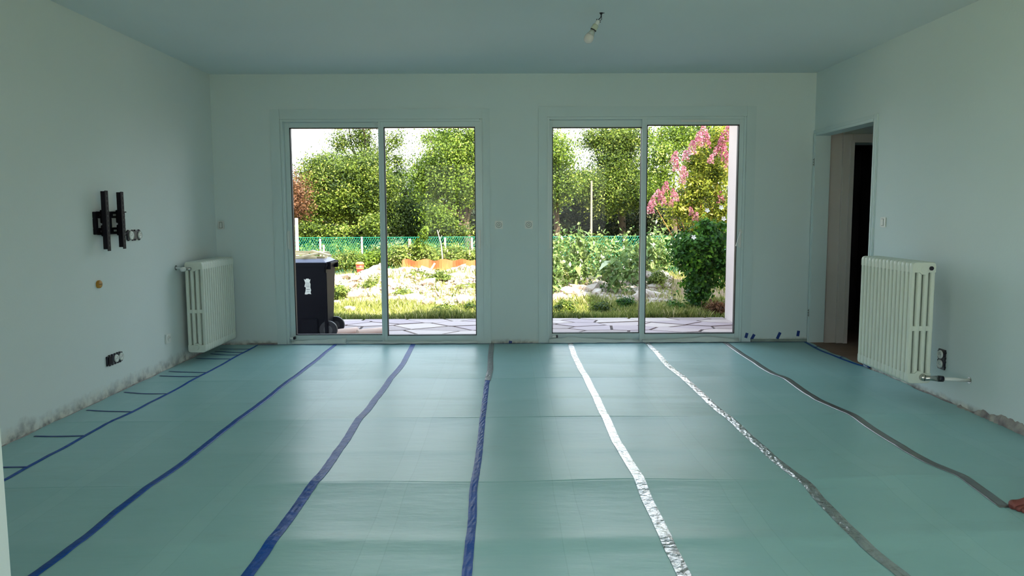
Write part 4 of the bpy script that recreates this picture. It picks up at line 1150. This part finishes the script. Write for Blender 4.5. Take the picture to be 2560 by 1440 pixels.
# other stakes
for px, y0, y1, Y, r, lean, col, nm, lb in ((1024, 597, 640, 20.5, .035, 0, M_rock, 'white_stake', 'short white stake in front of the fence'),
        (741, 545, 640, 16, .028, 0, M_post, 'pale_stake', 'tall pale stake at the left edge beside the bin'),
        (809, 612, 645, 19, .022, .0, M_rock, 'marker_stake', 'small white marker stake above the bin right corner'),
        (954, 658, 690, 15.5, .05, .0, M_rock, 'survey_stake', 'thick white survey stake near the left window stile')):
    a, c = onY(px, y0, Y), onY(px, y1, Y)
    o = MB().box(a.x - r, a.x + r, Y - r, Y + r, min(c.z, gz(a.x, Y)) - .1, a.z).build(nm, col, bevel=.004); tag(o, lb, 'stake')
a, c = onY(1093, 575, 19.5), onY(1106, 642, 19.5)
o = MB().tube([c + Vector((0, 0, -.3)), c, c.lerp(a, .5) + Vector((.03, 0, 0)), a], [.02, .02, .016, .009], 7).tube([c.lerp(a, .6), c.lerp(a, .75) + Vector((.09, 0, .04))], [.01, .004], 5).tube([c.lerp(a, .85), c.lerp(a, .95) + Vector((.07, 0, .05))], [.008, .003], 5).build('bare_branch', M_rock, smooth=True)
tag(o, 'bare white branch sticking up by the fence', 'branch')
a, c = onY(1087, 652, 14.6), onY(1074, 676, 14.6)
o = MB().box(-.018, .018, -.01, .01, -.2, .14).build('leaning_board', M_wood, bevel=.002); o.location = c + Vector((.03, 0, .02)); o.rotation_euler = (0, .55, 0)
tag(o, 'small leaning pale board at the top of the rubble', 'board')
a, c = onY(905, 684, 15.2), onY(952, 678, 15.2)
o = MB().box(0, (c - a).length, -.03, .03, -.025, .025).build('long_beam', M_wood, bevel=.003); o.location = a; o.rotation_euler = (0, -.12, 0)
tag(o, 'pale beam lying behind the rubble beside the white stake', 'beam')
# orange netting strip behind the bank
M_orange = mat('orange net', srgb(226, 106, 56), .6, var=.35, vscale=5)
b = MB(); nn_ = 46
for i in range(nn_):
    x = -2.1 + i * .047 * 1.15; z = .26 + .02 * math.sin(i * .9)
    b.v += [(x, 15.4 + .05 * math.sin(i * .7), z - .42), (x, 15.4 + .06 * math.sin(i * .7 + 1), z)]
for i in range(nn_ - 1): b.f.append((2 * i, 2 * i + 2, 2 * i + 3, 2 * i + 1))
o = b.build('barrier_net', M_orange); md = o.modifiers.new('t', 'SOLIDIFY'); md.thickness = .006
tag(o, 'orange plastic barrier strip behind the rubble bank', 'barrier')
# orange red tub
p = onY(900, 668, 14.3)
t = thing('orange_tub', (p.x, 14.3, p.z - .1), 'orange and red plastic tub on top of the rubble', 'tub')
M_red = mat('red plastic', srgb(215, 70, 60), .5)
MB().tube([(p.x, 14.3, p.z - .12), (p.x, 14.3, p.z + .055)], [.055, .075], 16).build('tub_body', M_red, t, smooth=True)
MB().tube([(p.x, 14.3, p.z + .05), (p.x, 14.3, p.z + .075), (p.x, 14.3, p.z + .10)], [.085, .08, .05], 16).build('tub_lid', mat('orange plastic', srgb(245, 150, 80), .5), t, smooth=True)
MB().tube([(p.x, 14.3, p.z - .03), (p.x, 14.3, p.z - .01)], [.073, .075], 16).build('tub_band', mat('orange plastic', None), t)

# ------------------------------------------------------------------ brambles along the fence, weeds, grass
GB = 'brambles along the fence'
for i, (px, w_, top, m, lb) in enumerate(((770, 50, 640, 'weed', 'brambles along the fence behind the bin'), (870, 60, 632, 'weed', 'brambles at the fence left of the stile'), (935, 40, 625, 'lime', 'dark brambles at the fence beside the stile'),
        (1000, 34, 612, 'weed', 'climbing brambles just right of the stile'), (1060, 42, 605, 'weed', 'tall pale brambles at the fence middle'), (1130, 40, 615, 'weed', 'brambles right of the fence post'), (1185, 40, 622, 'weed', 'brambles at the right edge of the left window'),
        (1630, 60, 600, 'weed', 'brambles at the fence behind the right window stile'))):
    Y = 20.2 + .1 * i
    tree('bramble', lb, 'bramble', [bl(px, (top + 672) / 2, w_, (672 - top) / 2, Y, .5)], 4500, .075, m, None, group=GB, seed=50 + i, nclump=50, shell=.1, clump=.13, gnd=-1.0)
tree('sunlit_undergrowth', 'sunlit leafy undergrowth above the fence line in the left pane', 'undergrowth', [bl(770,575,36,20,25,.5), bl(850,582,40,14,25,.5), bl(930,565,28,26,25,.5), bl(1140,580,50,12,25,.5)], 9000, .085, 'mid', None, seed=64, nclump=60, shell=.1, clump=.18, gnd=-1.0)
tree('green_thicket', 'green thicket just behind the chain link fence in the left window', 'thicket', [bl(840, 640, 120, 30, 23, .5), bl(1060, 640, 140, 30, 23, .5)], 22000, .085, 'mid', None, seed=61, nclump=120, shell=.1, clump=.2, gnd=-1.0)
tree('green_thicket', 'green thicket behind the fence in the right window', 'thicket', [bl(1480, 630, 120, 30, 23, .5), bl(1700, 630, 120, 30, 23, .5)], 16000, .085, 'mid', None, seed=62, nclump=100, shell=.1, clump=.2, gnd=-1.0)
tree('climbing_shoot', 'slender leafy shoot rising above the fence', 'climber', [bl(1058, 590, 8, 16, 20.3, .15), bl(1045, 612, 10, 14, 20.3, .15), bl(1066, 575, 10, 7, 20.3, .12)], 700, .08, 'lime', None, seed=63, nclump=14, shell=.1, clump=.05, gnd=-1.0)
GWd = 'weed clumps on the bank'
for i, (px, py, rx, ry, Y, m, n, lb) in enumerate((
        (1095, 712, 34, 34, 12.4, 'weed', 3600, 'round leafy weed clump in the middle of the bank'), (1050, 700, 28, 26, 12.8, 'weed', 2200, 'pale weed clump left of the round one'),
        (850, 735, 18, 30, 11.4, 'weed', 1500, 'weed clump beside the bin'), (1010, 740, 30, 20, 11.6, 'weed', 1500, 'weed clump right of the stile'),
        (1170, 730, 26, 22, 12.0, 'weed', 1500, 'weed clump at the right edge of the left window'), (930, 715, 22, 24, 12.2, 'weed', 1400, 'yellowish weed clump near the stile'),
        (1110, 778, 34, 12, 10.25, 'mid', 1800, 'low green plants at the paving edge in the left window'), (1175, 776, 22, 14, 10.3, 'mid', 1200, 'low green plants at the paving edge right corner'),
        (1410, 775, 30, 17, 10.3, 'mid', 2000, 'low green plants at the paving edge of the right window'), (1500, 772, 24, 14, 10.4, 'mid', 1300, 'small green clump at the paving edge near the middle'),
        (1565, 762, 20, 15, 10.6, 'bush', 1400, 'dark grassy tuft left of the right window stile'), (1640, 700, 30, 30, 12.0, 'weed', 2400, 'tangled straw weeds right of the stile'),
        (1690, 775, 26, 18, 10.3, 'bush', 1500, 'dark low plants at the foot of the bush'), (1590, 650, 40, 26, 13.6, 'straw', 3000, 'yellow feathery weeds behind the stile'),
        (1650, 640, 40, 28, 14.2, 'straw', 3000, 'yellow feathery weeds under the bush edge'), (1400, 690, 20, 22, 12.0, 'weed', 1200, 'weeds below the broad leaved plants'))):
    g0 = gz(onY(px, py, Y).x, Y)
    tree('weed_clump', lb, 'weeds', [bl(px, py, rx, ry, Y)], n, .050, m, None, group=GWd, seed=70 + i, nclump=26, shell=.05, clump=.05, gnd=g0, asp=.4)

def grass(n, y0, y1, hmin, hmax, seed, tmean, px0=690, px1=1850, dens=None):
    rng = np.random.default_rng(seed)
    PX = rng.uniform(px0, px1, n); Y = y0 + (y1 - y0) * rng.random(n) ** 1.2
    X = (PX - 1264) / F * Y
    patch = .5 + .5 * np.sin(X * 3.1 + 1) * np.sin(Y * 4.3 + X)
    keep = rng.random(n) < (.45 + .55 * patch)
    X, Y, patch = X[keep], Y[keep], patch[keep]; n = len(X)
    Z = np.array([gz(a, c) for a, c in zip(X, Y)]) - .01
    h = rng.uniform(hmin, hmax, n) * (.6 + .7 * patch)
    a = rng.uniform(0, 6.28, n); lean = rng.uniform(.1, .6, n) * h
    w_ = rng.uniform(.0025, .006, n); b2 = rng.uniform(0, 3.14, n)
    base = np.stack([X, Y, Z], 1); side = np.stack([np.cos(b2) * w_, np.sin(b2) * w_, 0 * X], 1)
    mid = base + np.stack([np.cos(a) * lean * .3, np.sin(a) * lean * .3, h * .6], 1)
    tip = base + np.stack([np.cos(a) * lean, np.sin(a) * lean, h], 1)
    V = np.stack([base - side, base + side, mid + side * .8, tip, mid - side * .8], 1).reshape(-1, 3)
    Fq = np.arange(n)[:, None] * 5 + np.arange(5)[None]
    tint = np.clip(rng.normal(tmean, .28, n) + .25 * (np.sin(X * 1.7 + Y) * .5), 0, 1)
    return V, Fq, tint
V1, F1, t1 = grass(38000, 9.93, 11.0, .05, .14, 5, .50)
V2, F2, t2 = grass(13000, 10.9, 13.8, .05, .15, 6, .62)
V3, F3, t3 = grass(9000, 9.92, 10.2, .05, .12, 7, .15)
Vg = np.concatenate([V1, V2, V3]); Fg = np.concatenate([F1, F2 + len(V1), F3 + len(V1) + len(V2)])
o = np_obj('garden_grass', np_mesh('garden_grass', Vg, Fg, LM['straw'], np.concatenate([t1, t2, t3])))
tag(o, 'green and straw coloured grass between paving and rubble', 'grass', kind='stuff')

# ------------------------------------------------------------------ broad leaved plants (single leaves)
def leaf_shape(name, m, L=.17, Wd=.10, seed=0):
    rr = random.Random(seed); b = MB(); n = 7
    for i in range(n + 1):
        t_ = i / n; w = Wd / 2 * math.sin(math.pi * min(1, t_ ** .75)) * (1 + .12 * (-1) ** i) + .0008
        z = -.35 * L * t_ * t_
        b.v += [(L * t_, -w, z + w * .25), (L * t_, 0, z), (L * t_, w, z + w * .25)]
    for i in range(n):
        q = i * 3; b.f += [(q, q + 3, q + 4, q + 1), (q + 1, q + 4, q + 5, q + 2)]
    me = b.mesh(name, m, smooth=True)
    a = me.attributes.new('tint', 'FLOAT', 'FACE'); a.data.foreach_set('value', [rr.uniform(.1, 1.0)] * len(me.polygons))
    return me
LV = [leaf_shape('leaf', LM['silver'], .15 + .02 * (i % 3), .085 + .01 * (i % 2), i) for i in range(8)]
M_stem = mat('green stem', srgb(120, 140, 70), .7)
petal = MB()
for k in range(5):
    a = k * 2 * math.pi / 5
    petal.add([(0, 0, 0), (.03 * math.cos(a - .5), .03 * math.sin(a - .5), .02), (.042 * math.cos(a), .042 * math.sin(a), .024), (.03 * math.cos(a + .5), .03 * math.sin(a + .5), .02)], [(0, 1, 2, 3)])
PET = petal.mesh('flower', mat('white petals', (.9, .88, .84, 1), .6))
rr = random.Random(17)
GP = 'broad leaved pale plants in the right window'
pl = [(1395, 600, 12.0, .92, 30, 'leftmost broad leaved plant in the right window'), (1432, 590, 12.2, .95, 32, 'second broad leaved plant from the left, with a drooping crown'),
      (1462, 615, 12.4, .80, 24, 'third broad leaved plant, beside the fence gap'), (1508, 620, 12.8, .72, 24, 'broad leaved plant right of the fence gap'),
      (1545, 640, 11.8, .66, 30, 'nearest broad leaved plant with long hanging leaves'), (1575, 615, 12.6, .74, 26, 'broad leaved plant left of the window stile'),
      (1628, 610, 13.2, .70, 24, 'broad leaved plant right of the window stile'), (1668, 606, 13.4, .70, 22, 'broad leaved plant beside the dark bush'),
      (1380, 640, 11.7, .60, 20, 'low broad leaved plant at the left frame')]
nl = 0
for px, py, Y, hgt, n, lb in pl:
    x = onY(px, py, Y).x; g0 = gz(x, Y); t = thing('broad_leaved_plant', (x, Y, g0), lb, 'plant', GP)
    for s_ in range(4):
        ang = rr.uniform(0, 6.28); sp_ = rr.uniform(.05, .22); hh = hgt * rr.uniform(.8, 1.08)
        p0 = Vector((0, 0, -.02)); p1 = Vector((sp_ * .4 * math.cos(ang), sp_ * .4 * math.sin(ang), hh * .5)); p2 = Vector((sp_ * math.cos(ang), sp_ * math.sin(ang), hh))
        MB().tube([p0, p1, p2], [.010, .008, .004], 6).build('stem', M_stem, t, loc=(0, 0, 0))
        for i in range(n // 4 + 1):
            f_ = .25 + .75 * (i + rr.random()) / (n // 4 + 1); q = p0.lerp(p1, f_ * 2) if f_ < .5 else p1.lerp(p2, f_ * 2 - 1)
            o = bpy.data.objects.new('leaf', rr.choice(LV)); COL.objects.link(o); o.parent = t; o.location = q
            o.rotation_euler = (rr.uniform(-.4, .4), rr.uniform(-.1, .9), rr.uniform(0, 6.28)); s = rr.uniform(.8, 1.45); o.scale = (s, s, s); nl += 1
        if s_ == 0:
            o = bpy.data.objects.new('flower', PET); COL.objects.link(o); o.parent = t; o.location = p2 + Vector((0, 0, .01)); o.rotation_euler = (rr.uniform(-.8, .8), rr.uniform(-.8, .8), 0)
    # small filling leaves
    rng = np.random.default_rng(int(px)); m_ = 420
    P = rng.normal(size=(m_, 3)) * np.array([.16, .14, .22]) + np.array([0, 0, hgt * .55]); P[:, 2] = np.abs(P[:, 2])
    V, Fq = leaves(P, .075, .3, None, None, .5, rng)
    o = np_obj('small_leaves', np_mesh('small_leaves', V, Fq, LM['silver'], np.clip(rng.normal(.4, .3, m_), 0, 1))); o.parent = t; o['kind'] = 'stuff'

# ------------------------------------------------------------------ crape myrtle and hibiscus bush
YM = 11.6
t = tree('flowering_shrub', 'tall yellowing shrub with pink blossom in the right window', 'shrub',
     [bl(1740, 470, 52, 65, YM), bl(1790, 430, 40, 70, YM), bl(1700, 520, 50, 45, YM), bl(1760, 560, 60, 50, YM), bl(1810, 520, 45, 80, YM), bl(1745, 400, 30, 45, YM), bl(1800, 350, 30, 50, YM)],
     15000, .050, 'myrtle', None, seed=90, nclump=85, shell=.1, clump=.07, gnd=gz(2.8, YM), asp=.5)
b0 = onY(1760, 700, YM)
rr = random.Random(31)
for px, py in ((1640,520),(1665,470),(1690,400),(1715,440),(1745,350),(1770,330),(1790,320),(1805,400),(1730,500),(1760,480),(1700,540),(1780,520)):
    tp = onY(px, py, YM + rr.uniform(-.15, .15)); md_ = b0.lerp(tp, .55) + Vector((rr.uniform(-.08, .08), 0, rr.uniform(0, .1)))
    MB().tube([Vector((b0.x, YM, gz(b0.x, YM))), b0, md_, tp], [.018, .014, .008, .003], 6, caps=False).build('branch', mat('orange bark', srgb(176, 122, 70), .8), t, smooth=True)
PAN = []
for s_ in range(4):
    rng = np.random.default_rng(200 + s_); m_ = 200
    u = rng.random(m_); rad = .068 * (1 - u) ** .6 + .014
    a = rng.uniform(0, 6.28, m_); P = np.stack([np.cos(a) * rad * rng.random(m_) ** .4, np.sin(a) * rad * rng.random(m_) ** .4, u * .20], 1)
    V, Fq = leaves(P, .024, .2, None, None, .9, rng)
    PAN.append(np_mesh('flower_panicle', V, Fq, LM['pink'], np.clip(rng.normal(.35 + .15 * s_, .25, m_), 0, 1)))
for px, py, s in ((1760,330,1.5),(1745,345,1.3),(1728,365,1.3),(1765,350,1.2),(1715,385,1.1),(1812,330,1.5),(1805,355,1.4),(1815,380,1.3),(1684,390,1.2),(1690,412,1.0),(1712,425,1.1),(1705,445,.9),(1662,465,1.1),(1655,492,1.3),(1632,498,1.0),(1625,515,1.1),(1690,490,.9),(1684,480,.8),(1738,540,.9),(1730,525,.8),(1676,505,.7),(1803,490,1.1),(1775,395,.9),(1790,375,1.0),(1640,480,.8),(1820,405,1.0)):
    P = onY(px, py, YM - .25 + rr.uniform(-.15, .1)); o = bpy.data.objects.new('flower_panicle', rr.choice(PAN)); COL.objects.link(o); o.parent = t
    o.location = P - Vector(t.location) - Vector((0, 0, .09 * s)); s *= .82; o.scale = (s, s, s * .95); o.rotation_euler = (rr.uniform(-.35, .35), rr.uniform(-.45, .3), rr.uniform(0, 6))
YH = 10.45
t = tree('dark_bush', 'tall dark green bush at the terrace edge beside the wing wall', 'bush',
     [bl(1745, 650, 62, 62, YH), bl(1775, 600, 52, 52, YH), bl(1715, 620, 45, 45, YH), bl(1800, 660, 36, 60, YH), bl(1748, 715, 38, 38, YH), bl(1742, 755, 16, 26, YH)],
     12500, .062, 'bush', None, seed=91, nclump=75, shell=.1, clump=.065, gnd=gz(2.6, YH), asp=.6)
b0 = onY(1743, 792, YH)
for px, py in ((1700,600),(1725,580),(1750,570),(1775,575),(1800,600),(1760,640),(1735,650),(1790,660)):
    tp = onY(px, py, YH + rr.uniform(-.1, .1)); md_ = b0.lerp(tp, .4) + Vector((rr.uniform(-.03, .03), 0, .05))
    MB().tube([Vector((b0.x, YH, gz(b0.x, YH) - .02)), md_, tp], [.012, .009, .003], 6, caps=False).build('branch', M_bark, t, smooth=True)
for px, py in ((1767, 527), (1733, 594), (1802, 520), (1808, 548)):
    P = onY(px, py, YH - .35); o = bpy.data.objects.new('blossom', PET); COL.objects.link(o); o.parent = t; o.location = P - Vector(t.location); o.rotation_euler = (1.2, .3, 0); o.scale = (.9, .9, .9)
    o['label'] = 'white blossom'
tree('leaf_litter', 'brown dry leaf pile between bush and wing wall', 'leaf litter', [bl(1795, 775, 26, 24, 10.15)], 1500, .05, 'rust', None, seed=92, nclump=20, shell=.1, clump=.05, gnd=-.19)

# ------------------------------------------------------------------ person: bare foot at the right edge, body outside the frame
def skin_body(name, nodes, edges, m, parent, sub=2, root='pelvis'):
    names = list(nodes); me = bpy.data.meshes.new(name)
    me.from_pydata([nodes[k][0] for k in names], [(names.index(a), names.index(c)) for a, c in edges], [])
    o = bpy.data.objects.new(name, me); COL.objects.link(o); o.parent = parent
    sk = o.modifiers.new('skin', 'SKIN'); sk.use_smooth_shade = True
    for i, k in enumerate(names):
        r = nodes[k][1]; sv = me.skin_vertices[0].data[i]
        sv.radius = r if isinstance(r, tuple) else (r, r); sv.use_root = (k == root)
    sb = o.modifiers.new('sub', 'SUBSURF'); sb.levels = sub; sb.render_levels = sub
    me.materials.append(m)
    return o
per = thing('person', (2.26, 2.95, 0), 'person at the right edge, only bare toes on the underlay in view', 'person')
# local frame: facing -X, left side is -Y
def leg(s, fx, fy, px_):
    """foot with toes; s=+1 big toe towards +Y (left foot) ; returns nodes, edges"""
    N_ = {}; E_ = []
    q = 'l' if s > 0 else 'r'
    N_[q + 'heel'] = ((fx + .045, fy, .034), .032)
    N_[q + 'ankle'] = ((fx + .010, fy, .085), (.034, .038))
    N_[q + 'shin'] = ((fx + .030, fy, .20), .040)
    N_[q + 'calf'] = ((fx + .055, fy, .33), .054)
    N_[q + 'knee'] = ((fx + .085, fy, .47), .056)
    N_[q + 'thigh'] = (((fx + .085 + .40) / 2, (fy + .13) / 2, .29), .078)
    N_[q + 'instep'] = ((fx - .07, fy + .004 * s, .056), (.040, .038))
    N_[q + 'ball'] = ((fx - .135, fy + .004 * s, .036), (.050, .032))
    E_ += [(q + 'heel', q + 'ankle'), (q + 'ankle', q + 'shin'), (q + 'shin', q + 'calf'), (q + 'calf', q + 'knee'), (q + 'knee', q + 'thigh'), (q + 'ankle', q + 'instep'), (q + 'instep', q + 'ball')]
    toes = [(.030, .055, .0215), (.004, .050, .0125), (-.013, .043, .0115), (-.028, .034, .0108), (-.041, .024, .010)]
    for i, (dy, ln_, r) in enumerate(toes):
        a, c = q + 'tb%d' % i, q + 'tt%d' % i
        N_[a] = ((fx - .155 + .004 * i, fy + dy * s, .022), r * 1.12); N_[c] = ((fx - .165 - ln_ + .004 * i + .01, fy + dy * s * 1.05, r + .002), r)
        E_ += [(q + 'ball', a), (a, c)]
    return N_, E_
N_ = {}; E_ = []
for s, fx, fy in ((1, .0, 0.0), (-1, .27, .27)):
    n_, e_ = leg(s, fx, fy, .05 if s > 0 else -.05); N_.update(n_); E_ += e_
N_['pelvis'] = ((.40, .13, .13), (.12, .11)); E_ += [('lthigh', 'pelvis'), ('rthigh', 'pelvis')]
N_['waist'] = ((.42, .13, .30), (.115, .09)); N_['chest'] = ((.42, .13, .50), (.14, .10)); N_['neck'] = ((.38, .13, .67), .050)
N_['jaw'] = ((.33, .13, .76), .066); N_['head'] = ((.345, .13, .84), .086); N_['crown'] = ((.355, .13, .90), .072)
E_ += [('pelvis', 'waist'), ('waist', 'chest'), ('chest', 'neck'), ('neck', 'jaw'), ('jaw', 'head'), ('head', 'crown')]
for q, s, kx in (('l', -1, .12), ('r', 1, .36)):
    y_ = .13 + s * .17
    N_[q + 'sh'] = ((.42, y_, .60), .052); N_[q + 'el'] = ((.36, .13 + s * .21, .40), .038); N_[q + 'wr'] = ((kx + .04, .13 + s * .16, .555), .026); N_[q + 'palm'] = ((kx - .03, .13 + s * .145, .550), (.034, .017))
    E_ += [('chest', q + 'sh'), (q + 'sh', q + 'el'), (q + 'el', q + 'wr'), (q + 'wr', q + 'palm')]
    for i in range(4):
        a, c, e = q + 'fa%d' % i, q + 'fb%d' % i, q + 'fc%d' % i; dy = (-.030 + .020 * i) * s; L_ = (.075, .085, .08, .062)[i]
        N_[a] = ((kx - .075, .13 + s * .145 + dy, .548), .0095); N_[c] = ((kx - .075 - L_ * .4, .13 + s * .145 + dy, .535), .0088); N_[e] = ((kx - .075 - L_ * .62, .13 + s * .145 + dy, .500), .0078)
        E_ += [(q + 'palm', a), (a, c), (c, e)]
    N_[q + 'ta'] = ((kx - .02, .13 + s * .10, .54), .012); N_[q + 'tb'] = ((kx - .055, .13 + s * .092, .525), .0095); E_ += [(q + 'palm', q + 'ta'), (q + 'ta', q + 'tb')]
body = skin_body('body', N_, E_, M_skin, per)
b = MB(); b.add([(-.2075, .023, .027), (-.194, .021, .0345), (-.194, .039, .0345), (-.2075, .037, .027)], [(0, 1, 2, 3)])
o = b.build('toenail', mat('nail', srgb(140, 100, 84), .4), per, loc=(0, 0, 0)); md = o.modifiers.new('t', 'SOLIDIFY'); md.thickness = .001
# clothes
M_cloth = mat('navy cotton', srgb(50, 60, 90), .9); M_tee = mat('grey cotton', srgb(150, 150, 150), .9)
tn = {'p': ((.40, .13, .135), (.135, .13)), 'w': ((.42, .13, .26), (.13, .105)), 'lt': ((.24, .065, .30), .096), 'lk': ((.15, .02, .40), .080), 'rt': ((.38, .20, .28), .096), 'rk': ((.37, .26, .40), .080)}
skin_body('shorts', tn, [('w', 'p'), ('p', 'lt'), ('lt', 'lk'), ('p', 'rt'), ('rt', 'rk')], M_cloth, per, root='p')
tn = {'a': ((.415, .13, .22), (.14, .11)), 'b': ((.42, .13, .50), (.158, .118)), 'n': ((.40, .13, .64), .068), 'ls': ((.42, -.04, .60), .068), 'le': ((.385, -.07, .48), .058), 'rs': ((.42, .30, .60), .068), 're': ((.385, .33, .48), .058)}
skin_body('shirt', tn, [('a', 'b'), ('b', 'n'), ('b', 'ls'), ('ls', 'le'), ('b', 'rs'), ('rs', 're')], M_tee, per, root='b')
M_hair = mat('dark hair', srgb(40, 30, 25), .8)
b = MB(); bm = bmesh.new(); bmesh.ops.create_uvsphere(bm, u_segments=20, v_segments=14, radius=1)
bmesh.ops.delete(bm, geom=[v for v in bm.verts if v.co.z < -.15 or (v.co.x < -.5 and v.co.z < .45)], context='VERTS')
me = bpy.data.meshes.new('hair'); bm.to_mesh(me); bm.free(); me.materials.append(M_hair); me.polygons.foreach_set('use_smooth', [True] * len(me.polygons))
o = bpy.data.objects.new('hair', me); COL.objects.link(o); o.parent = per; o.location = (.357, .13, .865); o.scale = (.112, .098, .115)
for s in (-1, 1):
    MB().disc((.262, .13 + s * .030, .845), (-1, 0, 0), .009, .006, 10, .005).build('eye', M_black, per, loc=(0, 0, 0))
    MB().tube([(.350, .13 + s * .080, .82), (.355, .13 + s * .092, .845), (.355, .13 + s * .084, .87)], [.008, .013, .008], 8).build('ear', M_skin, per, loc=(0, 0, 0), smooth=True)
MB().tube([(.266, .13, .85), (.246, .13, .805), (.258, .13, .795)], [.008, .014, .009], 8).build('nose', M_skin, per, loc=(0, 0, 0), smooth=True)
MB().tube([(.262, .11, .765), (.257, .13, .768), (.262, .15, .765)], [.003, .006, .003], 8).build('mouth', mat('lips', srgb(150, 80, 75), .5), per, loc=(0, 0, 0), smooth=True)
